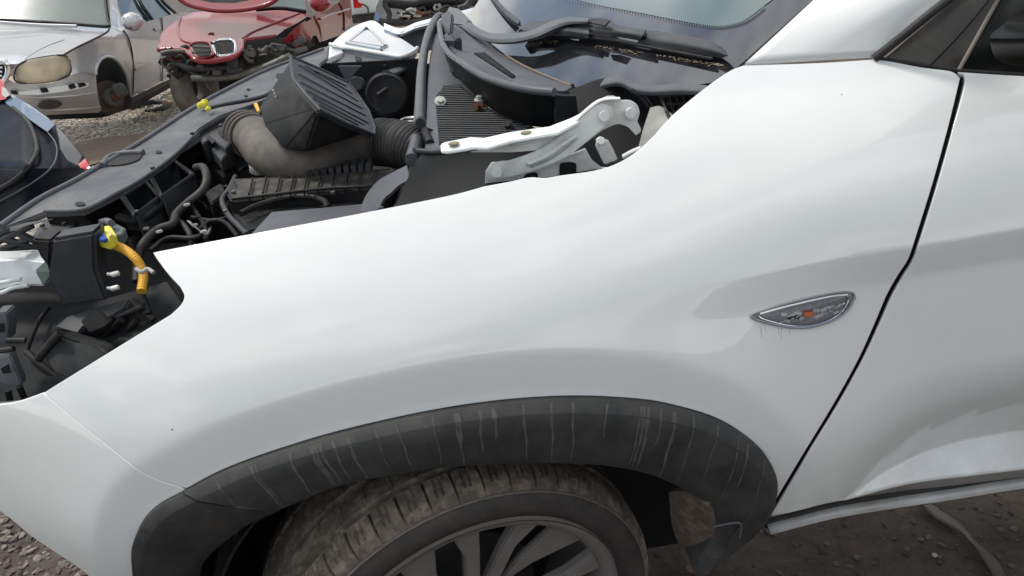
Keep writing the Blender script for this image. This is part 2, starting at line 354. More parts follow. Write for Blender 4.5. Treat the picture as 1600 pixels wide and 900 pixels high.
def skin(name, pix, m, parent, res=.009, lines=(), depth=.016, rr=.0016, fold=1):
    pts = [PF(a, b) for a, b in pix]
    # resample the outline evenly
    out = []
    for a, b in zip(pts, pts[1:]+pts[:1]):
        n = max(1, int((b-a).length/res))
        for i in range(n):
            t = i/n; x = a.x+(b.x-a.x)*t; z = a.z+(b.z-a.z)*t; out.append((x, z))
    x0, x1 = min(p[0] for p in out), max(p[0] for p in out); z0, z1 = min(p[1] for p in out), max(p[1] for p in out)
    k = len(out)
    def inside(x, z):
        c = False; j = k-1
        for i in range(k):
            xi, zi = out[i]; xj, zj = out[j]
            if (zi > z) != (zj > z) and x < (xj-xi)*(z-zi)/(zj-zi)+xi: c = not c
            j = i
        return c
    vs = list(out); cell = {}
    for p in out: cell.setdefault((int(p[0]/res), int(p[1]/res)), []).append(p)
    nx = int((x1-x0)/res); nz_ = int((z1-z0)/res)
    cand = [(x, z, .45) for l in lines for x, z in l] + [(x0+(i+.5*(j % 2))*res, z0+j*res, .62) for i in range(nx+1) for j in range(nz_+1)]
    for x, z, ke in cand:
        if 1:
            ci, cj = int(x/res), int(z/res); near = False
            for a in (-1, 0, 1):
                for b in (-1, 0, 1):
                    for p in cell.get((ci+a, cj+b), ()):
                        if (p[0]-x)**2+(p[1]-z)**2 < (res*(ke if len(p) == 2 else min(ke, .42)))**2: near = True
            if not near and inside(x, z):
                vs.append((x, z))
                if ke < .5: cell.setdefault((int(x/res), int(z/res)), []).append((x, z, 1))
    r = delaunay_2d_cdt([Vector(p) for p in vs], [(i, (i+1) % k) for i in range(k)], [], 1, 1e-6)
    V = [Vector((p.x, f(p.x, p.y), p.y)) for p in r[0]]; Nn = [grad(p.x, p.y) for p in r[0]]; F = [list(q) for q in r[2]]
    # boundary loop -> rounded fold and flange
    F = [q if (V[q[1]]-V[q[0]]).cross(V[q[2]]-V[q[0]]).y < 0 else q[::-1] for q in F]
    mp_ = {}
    for ni, org in enumerate(r[3]):
        for q in org: mp_[q] = ni
    loop = []
    for i in range(k):
        if not loop or loop[-1] != mp_[i]: loop.append(mp_[i])
    if loop[0] == loop[-1]: loop.pop()
    for loop in (loop,):
        kk = len(loop); prev = loop
        if kk < 12: continue
        O = []
        for i, a in enumerate(loop):
            e = (V[loop[(i+1) % kk]]-V[loop[i-1]]).normalized(); O.append((e, Nn[a]))
        sgn = 1
        # outward direction = edge x normal sign by testing
        e, n = O[0]; o = e.cross(n)
        third = [q for q in F if loop[0] in q and loop[1] in q][0]; cen = sum((V[q] for q in third), Vector())/len(third)
        if (cen-V[loop[0]]).dot(o) > 0: sgn = -1
        for ang, back in ((45, 0), (90, 0), (90, depth)):
            ring = []
            for (e, n), a in zip(O, loop):
                o = e.cross(n)*sgn; A = rad(ang)
                V.append(V[a] + (o*math.sin(A)*rr - n*(1-math.cos(A))*rr - n*back)*fold); Nn.append((n*math.cos(A)+o*math.sin(A)).normalized()); ring.append(len(V)-1)
            for i in range(kk): F.append([prev[(i+1) % kk], prev[i], ring[i], ring[(i+1) % kk]])
            prev = ring
    me = bpy.data.meshes.new(name); me.from_pydata(V, [], F); 
    for p in me.polygons: p.use_smooth = True
    # orient faces to agree with the normals
    bmm = bmesh.new(); bmm.from_mesh(me); bmm.verts.ensure_lookup_table(); bmm.faces.ensure_lookup_table()
    for fc in bmm.faces:
        fc.normal_update()
        if fc.normal.dot(sum((Nn[v.index] for v in fc.verts), Vector())) < 0: fc.normal_flip()
    bmm.to_mesh(me); bmm.free()
    me.normals_split_custom_set_from_vertices(Nn)
    return link(name, me, m, parent, None)

hood_edge = [(240, 395), (400, 365), (560, 335), (700, 307), (757, 292)]
SEGF = [hood_edge, [(757, 292), (800, 284), (828, 278), (850, 279), (870, 276)], [(870, 276), (940, 265), (985, 245), (1020, 215), (1050, 182), (1100, 140), (1140, 112), (1162, 103)],
        [(1162, 103), (1280, 99), (1375, 93)], [(1375, 93), (1390, 96), (1440, 106), (1485, 112), (1499, 122)],
        [(1499, 122), (1480, 200), (1455, 290), (1430, 370), (1418, 405), (1402, 430), (1385, 460), (1368, 500), (1340, 562), (1300, 634), (1250, 716), (1213, 778), (1196, 806)],
        [(1192, 810), (1210, 782), (1213, 750), (1200, 715), (1170, 683), (1120, 652), (1060, 633), (1000, 622), (900, 617), (800, 622), (700, 635), (600, 655), (500, 680), (400, 712), (340, 736), (291, 762)],
        [(291, 762), (252, 750), (217, 733), (152, 681), (102, 641), (70, 614)],
        [(70, 614), (125, 580), (180, 546), (268, 492)], [(268, 492), (284, 476), (289, 462), (283, 448)], [(283, 448), (262, 425), (240, 395)]]
def along(P, off, x0, x1, n=140): return [(x0+(x1-x0)*i/n, interp(P, x0+(x1-x0)*i/n)+off) for i in range(n+1)]
def arcoff(d):
    o = []
    for (ax, az), (bx, bz) in zip(ARC, ARC[1:]):
        l = math.hypot(bx-ax, bz-az); nx_, nz2 = -(bz-az)/l, (bx-ax)/l
        for k in range(max(1, int(l/.006))): t = k*.006/l; o.append((ax+(bx-ax)*t+nx_*d, az+(bz-az)*t+nz2*d))
    return o
FL = [arcoff(.053), arcoff(.060), arcoff(.067), along(CR, 0, .2, .8), along(CR, -.006, .2, .8), along(CR, .006, .2, .8)]
skin('fender', outline(SEGF, 5), m_paint, car, lines=FL)
SEGB = [[(-160, 640), (-60, 640), (0, 634), (30, 629), (67, 616)], [(67, 616), (99, 643), (149, 683), (214, 735), (250, 753), (287, 765)],
        [(287, 765), (250, 785), (226, 808), (210, 840), (206, 870), (214, 940), (230, 1000)], [(230, 1000), (215, 960), (140, 900)], [(140, 900), (115, 881), (50, 838), (0, 798), (-160, 690)]]
skin('front_bumper', outline(SEGB, 5), m_paint, car, rr=.003)
SEGD = [[(1494, 113), (1507, 125), (1488, 200), (1463, 290), (1438, 370), (1426, 405), (1410, 432), (1393, 462), (1376, 500), (1347, 562), (1306, 636), (1255, 720), (1218, 782), (1201, 808)],
        [(1201, 808), (1250, 796), (1300, 784), (1400, 768), (1500, 757), (1600, 745), (1780, 722)], [(1780, 722), (1780, 400), (1780, 122)], [(1780, 122), (1600, 119), (1494, 113)]]
skin('front_door', [(a+2.8, b) if a < 1510 else (a, b) for a, b in outline(SEGD, 5)], m_paint, car, res=.006, lines=[along(P_l, o_, x_, 1.35, 200) for P_l, x_ in ((LT, .58), (LB, .58), (CR, .45)) for o_ in (-.005, 0, .005)])
# A pillar, flush with the fender top seam
def lerp(a, b, t): return a+(b-a)*t
A0 = [PF(1165, 98), PF(1280, 94), PF(1372, 89)]
top = [PW(1358, -80, .012), PY(1470, -80, .285), PY(1578, -80, .25)]
mid = [lerp(a, b, .5) for a, b in zip(A0, top)]; mid[0] = PW(1258, 12, .008); mid[1] += Vector((.0, -.012, .004))
patch('windscreen_pillar', [A0, mid, top], m_paint, car, thick=.02, smooth=180)
# black corner trim, window seal and quarter glass
b0 = [PF(1385, 89), PF(1440, 101), PF(1497, 109)]; b1 = [PY(1586, -80, .25), PY(1594, -80, .245), PY(1602, -80, .24)]
m_trim2 = mat('satin_dark_trim', (.024, .022, .021), .3, var=.2, vscale=12, dust=(.2, .18, .15), dustamt=.25, dscale=9)
patch('corner_trim', [b0, [lerp(a, b, .5) for a, b in zip(b0, b1)], b1], m_trim2, car, thick=.01)
tube('window_seal', [PF(1366, 92), PY(1478, 2, .20), PY(1580, -80, .248)], .007, m_rubber, car)
tube('trim_seam', [lerp(lerp(b0[1], b0[2], .2+.6*t), lerp(b1[1], b1[2], .2+.6*t), t)+Vector((0, -.001, 0)) for t in (0, .25, .5, .75, 1)], .0025, m_deep, car)
tube('mirror_base_seam', [lerp(b0[2], b1[2], t)+Vector((0, -.002, 0)) for t in (0, .5, 1)], .0032, mat('seam_dust', (.22, .2, .16), .8), car)
g0 = [b0[2]+Vector((.002, .003, 0)), PF(1600, 119)+Vector((0, .006, 0)), PF(1700, 122)+Vector((0, .006, 0))]; g1 = [lerp(b0[2], b1[2], .5)+Vector((.002, .003, 0)), PY(1650, 0, .17), PY(1750, 0, .17)]; g2 = [b1[2]+Vector((.002, .003, 0)), PY(1700, -90, .24), PY(1800, -90, .24)]
patch('door_window', [g0, g1, g2], mat('dark_gloss', (.010, .012, .011), .3, spec=.2), car, thick=.006)
tube('belt_moulding', [PF(1375, 93)+Vector((0, .003, 0)), PF(1440, 103)+Vector((0, .003, .001)), PF(1500, 111)+Vector((0, .003, 0)), PF(1600, 118)+Vector((0, .003, 0)), PF(1700, 121)], .004, m_rubber, car)

# rocker
bl = [(1196, 816), (1250, 803), (1300, 791), (1400, 773), (1500, 761), (1600, 749), (1780, 726)]
bb = [(1200, 833), (1250, 819), (1300, 806), (1400, 789), (1500, 774), (1600, 758), (1780, 734)]
patch('door_seal', [[PF(a, b)+Vector((0, .012, 0)) for a, b in bl], [PF(a, b)+Vector((0, .012, 0)) for a, b in bb]], m_black, car, thick=.01)
rb = [(1203, 834), (1300, 822), (1400, 808), (1500, 795), (1600, 781), (1780, 760)]
rt = [(1203, 826), (1300, 801), (1400, 784), (1500, 769), (1600, 753), (1780, 730)]
rm = [((a+c)/2, (b+d)/2) for (a, b), (c, d) in zip(rt, rb)]
patch('rocker_panel', [[PF(a, b)+Vector((0, .012, 0)) for a, b in rt], [PF(a, b)+Vector((0, .030, 0)) for a, b in rm], [PF(a, b)+Vector((0, .075, 0)) for a, b in rb]], m_paint, car, thick=.02, smooth=180)

# wheel-arch trims
def archtrim(name, outer, inner, m, parent, yi, prof, n=70, cap=True):
    O = crom([PF(a, b) if len(q3) == 0 else PY(a, b, q3[0]) for a, b, *q3 in outer], 8); I = crom([Vector(PY(a, b, yi(i/(len(inner)-1)))) for i, (a, b) in enumerate(inner)], 8)
    def res(P):
        Ls = [0]
        for a, b in zip(P, P[1:]): Ls.append(Ls[-1]+(b-a).length)
        out = []; j = 0
        for i in range(n+1):
            t = Ls[-1]*i/n
            while j < len(P)-2 and Ls[j+1] < t: j += 1
            out.append(lerp(P[j], P[j+1], (t-Ls[j])/max(1e-9, Ls[j+1]-Ls[j])))
        return out
    O = res(O); I = res(I); bm = bmesh.new(); prev = None
    for i in range(n+1):
        row = []
        for k, o in prof:
            row.append(bm.verts.new(lerp(O[i], I[i], k) + Vector((0, -o, 0))))
        row.append(bm.verts.new(I[i]+Vector((0, .02, .004)))); row.append(bm.verts.new(I[i]+Vector((0, .06, .012))))
        if prev:
            for a in range(len(row)-1): bm.faces.new((prev[a], prev[a+1], row[a+1], row[a]))
        prev = row
    ob = bm2(name, bm, m, parent, 35)
    if name == 'wheel_arch_trim':
        ks = [p_[0] for p_ in prof]; os_ = [p_[1] for p_ in prof]
        def oo(k):
            for a, b, u, w in zip(ks, ks[1:], os_, os_[1:]):
                if k <= b: return lerp(u, w, (k-a)/max(1e-6, b-a))
            return os_[-1]
        def at_(i, k):
            i = max(0, min(n-1e-4, i)); j = int(i); t = i-j
            return lerp(lerp(O[j], O[j+1], t), lerp(I[j], I[j+1], t), k)+Vector((0, -oo(k)-.0005, 0))
        rs = random.Random(5); db = bmesh.new(); pos = 3
        while pos < n-9:
            k1 = rs.choice((.97, .97, .9, .7, .5)); w0 = rs.uniform(.07, .19); ln = rs.uniform(-.5, .7); ph_ = rs.uniform(0, 6); pv = None
            for q in range(19):
                k = lerp(.035, k1, q/18); tx = lerp(at_(pos, .035).x, at_(pos, k).x, .3); lo_, hi_ = pos-14, pos+14
                for _ in range(14):
                    md = (lo_+hi_)/2
                    if at_(md, k).x < tx: lo_ = md
                    else: hi_ = md
                c = lo_ + ln*k*.6 + .06*math.sin(ph_+k*11); w = w0*(1.3-.75*q/18)*(.8+.3*math.sin(ph_+k*23))
                row = [db.verts.new(at_(c-w, k)), db.verts.new(at_(c+w, k))]
                if pv: db.faces.new((pv[0], pv[1], row[1], row[0]))
                pv = row
            pos += rs.choice((.35, 1.2, 1.8, 2.4, 3.0))
        struct(bm2('dirt_streak', db, mat('dried_drip', (.088, .084, .077), .8, var=.35, vscale=60), ob, 180), 'stuff')
    return ob
def archmat(name, streak):
    m = bpy.data.materials.new(name); m.use_nodes = True; t = m.node_tree; b = t.nodes['Principled BSDF']; N = t.nodes.new; L = t.links.new
    tc = N('ShaderNodeTexCoord'); mp = N('ShaderNodeMapping'); mp.inputs['Scale'].default_value = (24, 1.2, .6); L(tc.outputs['Object'], mp.inputs[0])
    n = N('ShaderNodeTexNoise'); n.inputs['Scale'].default_value = 1; n.inputs['Detail'].default_value = 2.5; n.inputs['Distortion'].default_value = .25; L(mp.outputs[0], n.inputs['Vector'])
    r = N('ShaderNodeValToRGB'); e = r.color_ramp.elements; e[0].position = .482; e[0].color = (0, 0, 0, 1); e[1].position = .497; e[1].color = (streak, streak, streak, 1); q_ = e.new(.505); q_.color = (streak*.6, streak*.6, streak*.6, 1); q_ = e.new(.52); q_.color = (0, 0, 0, 1); L(n.outputs[0], r.inputs[0])
    n2 = N('ShaderNodeTexNoise'); n2.inputs['Scale'].default_value = 16; n2.inputs['Detail'].default_value = 9; n2.inputs['Roughness'].default_value = .7; L(tc.outputs['Object'], n2.inputs['Vector'])
    r2 = N('ShaderNodeValToRGB'); e = r2.color_ramp.elements; e[0].position = .38; e[0].color = (.020, .021, .0215, 1); e[1].position = .8; e[1].color = (.062, .059, .055, 1); L(n2.outputs[0], r2.inputs[0])
    mx = N('ShaderNodeMixRGB'); L(r.outputs[0], mx.inputs[0]); L(r2.outputs[0], mx.inputs[1]); mx.inputs[2].default_value = (.15, .138, .122, 1); L(mx.outputs[0], b.inputs['Base Color'])
    b.inputs['Roughness'].default_value = .62
    n3 = N('ShaderNodeTexNoise'); n3.inputs['Scale'].default_value = 450; L(tc.outputs['Object'], n3.inputs['Vector'])
    bp = N('ShaderNodeBump'); bp.inputs['Strength'].default_value = .3; bp.inputs['Distance'].default_value = .001; L(n3.outputs[0], bp.inputs['Height']); L(bp.outputs[0], b.inputs['Normal'])
    return m
m_arch = archmat('streaked_arch_plastic', .0); m_arch2 = archmat('arch_plastic', .0)
PROF = [(0, .0), (.0, .006), (.015, .009), (.14, .016), (.16, .017), (.45, .014), (.8, .006), (.93, 0), (1, -.004)]
archtrim('wheel_arch_trim', [(289, 765)]+[(a, b+2) for a, b in TRIM[6:-2]]+[(1208, 786)]+[(1196, 810), (1176, 832, -.012), (1140, 856, -.018), (1092, 893, -.02)],
         [(440, 798), (530, 762), (620, 744), (700, 733), (800, 727), (900, 727), (960, 732), (1020, 745), (1080, 772), (1108, 792), (1118, 820), (1112, 845), (1095, 870), (1084, 893)], m_arch, car, lambda t: -.03+.0*t, PROF)
archtrim('bumper_arch_trim', [(214, 940), (207, 870), (211, 840), (227, 808), (251, 786), (288, 766)], [(318, 960), (312, 900), (325, 872), (350, 850), (385, 824), (438, 799)], m_arch2, car, lambda t: .03-.055*t, PROF, n=30)
tube('trim_clip', [PY(1115, 823, -.045), PY(1150, 817, -.047), PY(1158, 822, -.047), PY(1156, 840, -.045)], .002, m_greyl, car)
# splash guard and liner
bi = [(318, 960), (312, 900), (325, 872), (350, 850), (385, 824), (438, 799)]
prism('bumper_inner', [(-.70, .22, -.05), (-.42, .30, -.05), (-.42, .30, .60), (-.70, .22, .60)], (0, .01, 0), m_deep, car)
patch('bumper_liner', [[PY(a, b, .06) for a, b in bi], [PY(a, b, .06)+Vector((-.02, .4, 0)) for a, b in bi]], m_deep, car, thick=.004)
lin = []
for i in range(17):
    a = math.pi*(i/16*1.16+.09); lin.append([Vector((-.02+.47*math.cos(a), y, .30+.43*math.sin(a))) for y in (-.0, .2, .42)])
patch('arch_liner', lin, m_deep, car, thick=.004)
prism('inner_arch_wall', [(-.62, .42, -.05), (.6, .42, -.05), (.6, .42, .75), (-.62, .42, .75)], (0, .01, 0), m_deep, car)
sg = [[PY(1045, 770, .03), PY(1070, 768, -.0), PY(1105, 790, -.035)], [PY(1050, 820, .04), PY(1085, 820, .0), PY(1117, 830, -.03)], [PY(1062, 855, .035), PY(1080, 865, .0), PY(1100, 868, -.02)], [PY(1075, 893, .0), PY(1085, 896, -.01), PY(1095, 893, -.02)]]
patch('splash_guard', sg, mat('muddy_felt', (.085, .065, .052), .9, var=.5, vscale=60, dust=(.25, .18, .14), dustamt=.9, dscale=50, bump=1, bscale=160), car, thick=.01)

# side marker lamp
lp = outline([[(1175, 490), (1225, 474), (1290, 459), (1320, 455)], [(1320, 455), (1332, 457), (1334, 465)], [(1334, 465), (1324, 483), (1302, 499), (1265, 510), (1230, 510), (1200, 504), (1180, 498)], [(1180, 498), (1173, 494), (1175, 490)]], 4)
cx = sum(a for a, b in lp)/len(lp); cy = sum(b for a, b in lp)/len(lp)
lamp = tube('side_marker_lamp', [PF(a, b)+Vector((0, -.002, 0)) for a, b in lp[::2]], .0019, mat('lamp_rim', (.30, .31, .31), .3, .2), car, n=2, closed=True, seg=8)
def shrink(k, dx=0, dy=0): return [(cx+(a-cx)*k+dx, cy+(b-cy)*k+dy) for a, b in lp]
def dome(name, pp, h0, h1, m, parent):
    bm = bmesh.new(); prev = None
    for s, h in ((1, 0), (.9, .5), (.7, .8), (.4, .96), (.12, 1)):
        ring = [bm.verts.new(PF(cx+(a-cx)*s, cy+(b-cy)*s)+Vector((0, -lerp(h0, h1, h), 0))) for a, b in pp]
        if prev:
            for i in range(len(ring)): bm.faces.new((prev[i], prev[(i+1) % len(ring)], ring[(i+1) % len(ring)], ring[i]))
        prev = ring
    bm.faces.new(prev); return bm2(name, bm, m, parent, 180)
m_refl = mat('faceted_reflector', (.55, .55, .56), .18, .9)
dome('reflector', shrink(.95), .0006, .0014, mat('reflector_back', (.42, .42, .43), .35, .2, var=.3, vscale=120), lamp)
tube('inner_bezel', [PF(a, b)+Vector((0, -.003, 0)) for a, b in shrink(.86, 0, 1)[::2]], .0012, m_chrome, lamp, n=3, closed=True, seg=6)
bm = bmesh.new()
for i in range(44):
    t = (i % 26)/25; px = 1220+t*95 + random.uniform(-2, 2); py = 500-14*t - (8 if i % 2 else 0) + random.uniform(-2, 2) - 9*max(0, t-.6)
    q = PF(px, py)+Vector((0, -.003, 0)); box_bm(q, (random.uniform(.006, .012), .0016, random.uniform(.0025, .006)), Matrix.Rotation(random.uniform(-.5, .5), 3, 'Y') @ Matrix.Rotation(random.uniform(-.5, .5), 3, 'X'), bm, .0008)
struct(bm2('facet', bm, mat('bright_facet', (.92, .92, .92), .3, 0), lamp, 30), 'stuff')
prism('bulb', [PF(a, b)+Vector((0, -.003, 0)) for a, b in ((1250, 486), (1257, 483), (1268, 483), (1271, 490), (1263, 495), (1254, 493))], (0, -.003, 0), m_orange, lamp)
prism('bulb_shade', [PF(a, b)+Vector((0, -.0028, 0)) for a, b in ((1228, 497), (1232, 493), (1246, 490), (1248, 494), (1243, 498), (1235, 499))], (0, -.001, 0), mat('maroon', (.06, .025, .03), .4), lamp)
tube('lens_top_line', [PF(a, b)+Vector((0, -.0035, 0)) for a, b in ((1186, 489), (1225, 478), (1290, 463), (1322, 459))], .0016, m_white3, lamp)
prism('upper_reflector', [PF(a, b)+Vector((0, -.0015, 0)) for a, b in ((1205, 489), (1240, 478), (1290, 467), (1322, 464), (1318, 473), (1280, 480), (1240, 487), (1215, 494))], (0, -.001, 0), mat('grey_reflector', (.36, .35, .37), .3, .3, var=.5, vscale=220, stretch=(1, 1, .1)), lamp)
dome('lens', shrink(.99), .001, .006, m_lens, lamp)

# ------------------------------------------------------------------ wheel
def wheel(parent, hub, steer, camber=0.03):
    T = Matrix.Translation(hub) @ Matrix.Rotation(steer, 4, 'Z') @ Matrix.Rotation(camber, 4, 'X')
    R = .358; Wd = .26; KR = R/.335; hw = Wd/2
    prof = [(-hw*.86, .256, 0), (-hw*1.0, .266, 0), (-hw*1.06, .283, 0), (-hw*1.02, .30, 0), (-hw*.97, .312, 0), (-hw*.93, .319, 1), (-hw*.86, .3255, 1), (-hw*.78, .3295, 1), (-hw*.68, .3315, 1), (-hw*.56, .333, 1), (-hw*.54, .326, 0), (-hw*.46, .326, 0), (-hw*.44, .3345, 2), (-hw*.25, .335, 2), (-hw*.12, .335, 2), (-hw*.10, .327, 0), (hw*.0, .327, 0), (hw*.02, .335, 2), (hw*.3, .335, 2), (hw*.42, .3345, 2), (hw*.44, .326, 0), (hw*.52, .326, 0), (hw*.54, .333, 1), (hw*.85, .327, 1), (hw, .31, 0), (hw*1.05, .275, 0), (hw*.86, .225, 0)]
    NP = 48; sub = 18; n = NP*sub; V = []; F = []; k = len(prof)
    for i in range(n):
        a = 2*math.pi*i/n; ph = i % sub; c, s = math.cos(a), math.sin(a)
        for j, (y, r, fl) in enumerate(prof):
            r *= KR
            if fl == 1 and ph == 0: r -= .009 if abs(y) < hw*.9 else .005
            if fl == 1 and ph in (7+j % 2, 11+j % 2) and .60*hw < abs(y) < .86*hw: r -= .005
            if fl == 2 and (ph + int(j*1.7)) % sub in (2,): r -= .004
            V.append(T @ Vector((r*c, y, r*s)))
    for i in range(n):
        for j in range(k-1):
            a, b = i*k, ((i+1) % n)*k; F.append((a+j, a+j+1, b+j+1, b+j))
    me = bpy.data.meshes.new('tyre'); me.from_pydata(V, [], F)
    w = bpy.data.objects.new('wheel', None); COL.objects.link(w); w.location = hub; w.parent = parent; w.matrix_parent_inverse = WM[parent.name].inverted(); WM[w.name] = Matrix.Translation(hub)
    w.empty_display_size = .1
    ty = link('tyre', me, m_tread, w, 40); me.materials.append(m_side)
    for p in me.polygons:
        j = p.index % (k-1)
        if j < 4 or j > 22: p.material_index = 1
    # raised shoulder rib on the sidewall
    def ring(y, r, rr, m, nm): return bm2(nm, tube_bm([T @ Vector((KR*r*math.cos(2*math.pi*i/72), y, KR*r*math.sin(2*math.pi*i/72))) for i in range(72)], rr, 8, n=1, closed=True), m, w, 180)
    ring(-hw*.985, .3105, .0022, mat('scuffed_rib', (.14, .125, .11), .85, var=.5, vscale=80), 'shoulder_rib')
    ring(-hw*1.045, .262, .0012, m_side, 'sidewall_rib')
    # rim
    bm = bmesh.new(); pr = [(-hw*.80, .231), (-hw*.93, .233), (-hw*.96, .228), (-hw*.93, .216), (-hw*.80, .209), (-hw*.5, .205), (hw*.8, .2), (hw*.8, .222)]
    prev = None; first = None
    for i in range(97):
        a = 2*math.pi*i/96; row = [bm.verts.new(T @ Vector((KR*1.12*r*math.cos(a), y, KR*1.12*r*math.sin(a)))) for y, r in pr]
        if prev:
            for j in range(len(pr)-1): bm.faces.new((prev[j], prev[j+1], row[j+1], row[j]))
        prev = row
    bmesh.ops.remove_doubles(bm, verts=bm.verts, dist=1e-5)
    bm2('rim', bm, m_alloy, w, 50)
    for q in range(5):
        a0 = rad(90-14+72*q)
        def pt(a, r, y): r *= 1.12; return T @ Vector((KR*r*math.cos(a0+a), y, KR*r*math.sin(a0+a)))
        for sg_ in (-1, 1):
            poly = [pt(sg_*.02, .045, -hw*.62), pt(sg_*.05, .10, -hw*.70), pt(sg_*.10, .16, -hw*.76), pt(sg_*.13, .213, -hw*.84), pt(sg_*.32, .213, -hw*.84), pt(sg_*.25, .16, -hw*.76), pt(sg_*.28, .10, -hw*.70), pt(sg_*.5, .045, -hw*.62)]
            prism('spoke', poly, T.to_3x3() @ Vector((0, .02, 0)), m_alloy, w, .003)
        # broad dusty blade between spoke pairs
        poly = [pt(.72, .055, -hw*.5), pt(.56, .13, -hw*.6), pt(.42, .210, -hw*.7), pt(.74, .212, -hw*.7), pt(.80, .13, -hw*.6)]
        prism('rim_blade', poly, T.to_3x3() @ Vector((0, .012, 0)), m_alloy if q % 2 == 0 else m_alloyd, w, .003)
    bm2('hub_cap', cyl_bm(T @ Vector((0, -hw*.62, 0)), T.to_3x3() @ Vector((0, 1, 0)), .05, .03, 32), m_alloy, w, 40)
    bm2('brake_disc', cyl_bm(T @ Vector((0, 0, 0)), T.to_3x3() @ Vector((0, 1, 0)), .15, .02, 48), m_dcar, w, 40)
    bm2('brake_shield', cyl_bm(T @ Vector((0, .04, 0)), T.to_3x3() @ Vector((0, 1, 0)), .205, .01, 48), m_deep, w, 40)
    return w
wheel(car, Vector((-.080, .11, .252)), rad(15))

# pillar behind the door gap, blackened to paint the gap's shade
gp = [(1503, 118), (1486, 190), (1460, 280), (1434, 370), (1420, 410), (1404, 436), (1386, 468), (1370, 502), (1342, 562), (1302, 636), (1252, 718), (1214, 780), (1197, 812)]
patch('door_pillar', [[PF(a-25, b)+Vector((0, .03, 0)) for a, b in gp[:-2]], [PF(a+25, b)+Vector((0, .03, 0)) for a, b in gp[:-2]]], m_deep, car, thick=.01)
patch('lower_pillar', [[PF(a-3, b)+Vector((0, .014, 0)) for a, b in gp[-5:]], [PF(a+15, b)+Vector((0, .02, 0)) for a, b in gp[-5:]]], m_deep, car, thick=.006)

gl = [((a+c+2.8)/2, (b+d)/2) for (a, b), (c, d) in zip([(1499, 122), (1480, 200), (1455, 290), (1430, 370), (1418, 405), (1402, 430), (1385, 460), (1368, 500), (1340, 562), (1300, 634), (1250, 716), (1213, 778), (1199, 803)], [(1507, 125), (1488, 200), (1463, 290), (1438, 370), (1426, 405), (1410, 432), (1393, 462), (1376, 500), (1347, 562), (1306, 636), (1255, 720), (1218, 782), (1202, 804)])]
tube('door_gap_shade', [PF(a, b)+Vector((0, .0042, 0)) for a, b in gl], .0036, mat('gap_black', (.004, .004, .004), .9, spec=.05), car, n=6, seg=8)  # black tube laid in the gap to paint its shade

# ------------------------------------------------------------------ engine bay
def E(px, py, z): return PZ(px, py, z, .03)
def EL(l, z): return [E(a, b, z) for a, b in l]
DN = Vector((0, 0, -1))
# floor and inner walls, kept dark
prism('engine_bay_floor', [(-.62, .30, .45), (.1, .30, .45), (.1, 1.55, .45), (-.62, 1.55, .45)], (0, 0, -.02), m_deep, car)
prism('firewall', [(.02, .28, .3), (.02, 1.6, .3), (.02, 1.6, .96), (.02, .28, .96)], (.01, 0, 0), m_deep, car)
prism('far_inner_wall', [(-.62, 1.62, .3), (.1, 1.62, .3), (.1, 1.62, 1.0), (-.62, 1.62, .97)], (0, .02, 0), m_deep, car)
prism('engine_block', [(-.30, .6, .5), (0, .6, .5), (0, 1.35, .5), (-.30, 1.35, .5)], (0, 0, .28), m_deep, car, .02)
random.seed(7)
for i in range(34):
    a = random.uniform(185, 360); b = lerp(372, 255, (a-185)/175)+random.uniform(-22, 28); z = random.uniform(.80, .87)
    q = [(a, b), (a+random.uniform(8, 22), b+random.uniform(-14, 14)), (a+random.uniform(15, 40), b+random.uniform(-22, 18))]
    if random.random() < .65: tube('wire', EL(q, z), random.uniform(.0018, .005), random.choice((m_black, m_grey, m_rubber, m_dusty)), car, seg=8)
    else: bm2('engine_fitting', box_bm(E(a, b, z), (random.uniform(.01, .03), random.uniform(.01, .03), .02), Matrix.Rotation(random.uniform(0, 3), 3, 'Z') @ Matrix.Rotation(random.uniform(-.5, .5), 3, 'X'), None, .002), random.choice((m_black, m_grey, m_dusty)), car)
# front cover (slam panel)
fc = [(-60, 395), (0, 352), (60, 309), (110, 283), (142, 265), (165, 246), (215, 222), (300, 166), (350, 139), (420, 104), (500, 75), (514, 72), (512, 90), (500, 100), (500, 120), (450, 140), (400, 161), (345, 180), (312, 200), (298, 216), (270, 245), (225, 278), (180, 304), (131, 328), (70, 331), (0, 358), (-60, 384)]
def EC(a, b, dz=0): return PZ(a, b, .955+dz, .06)
prism('front_cover', [EC(a, b) for a, b in fc], DN*.012, mat('dusty_grey_cover', (.062, .067, .077), .5, var=.2, vscale=9, dust=(.27, .255, .235), dustamt=.65, dscale=7, bump=.3, bscale=400), car, .003)
tube('cover_edge', [EC(a, b, .002) for a, b in [(0, 354), (60, 312), (110, 286), (142, 268), (215, 225), (300, 170), (350, 142), (420, 108), (505, 77)]], .006, m_greyl, car)
tube('cover_rib', [EC(a, b, .002) for a, b in [(70, 330), (131, 327), (180, 303), (225, 277), (270, 244), (300, 214)]], .004, m_greyl, car)
prism('grip_recess', [EC(a, b, .003) for a, b in outline([[(160, 259), (172, 248), (195, 241), (224, 238)], [(224, 238), (215, 250), (190, 257), (160, 259)]], 4)], DN*.004, m_deep, car, .001)
tube('recess_lip', [EC(a, b, .004) for a, b in [(160, 259), (170, 246), (190, 240), (224, 238)]], .007, m_greyl, car)
multi('cover_hole', [([EC(cx_+rx*math.cos(t*.5236), cy_+ry*math.sin(t*.5236), .0025) for t in range(12)], DN*.003) for cx_, cy_, rx, ry in ((125, 318, 8, 3), (248, 237, 5, 2), (388, 139, 3, 1.5), (384, 149, 3, 1.5), (336, 166, 3, 1.5), (437, 118, 6, 4))], m_deep, car, .0)
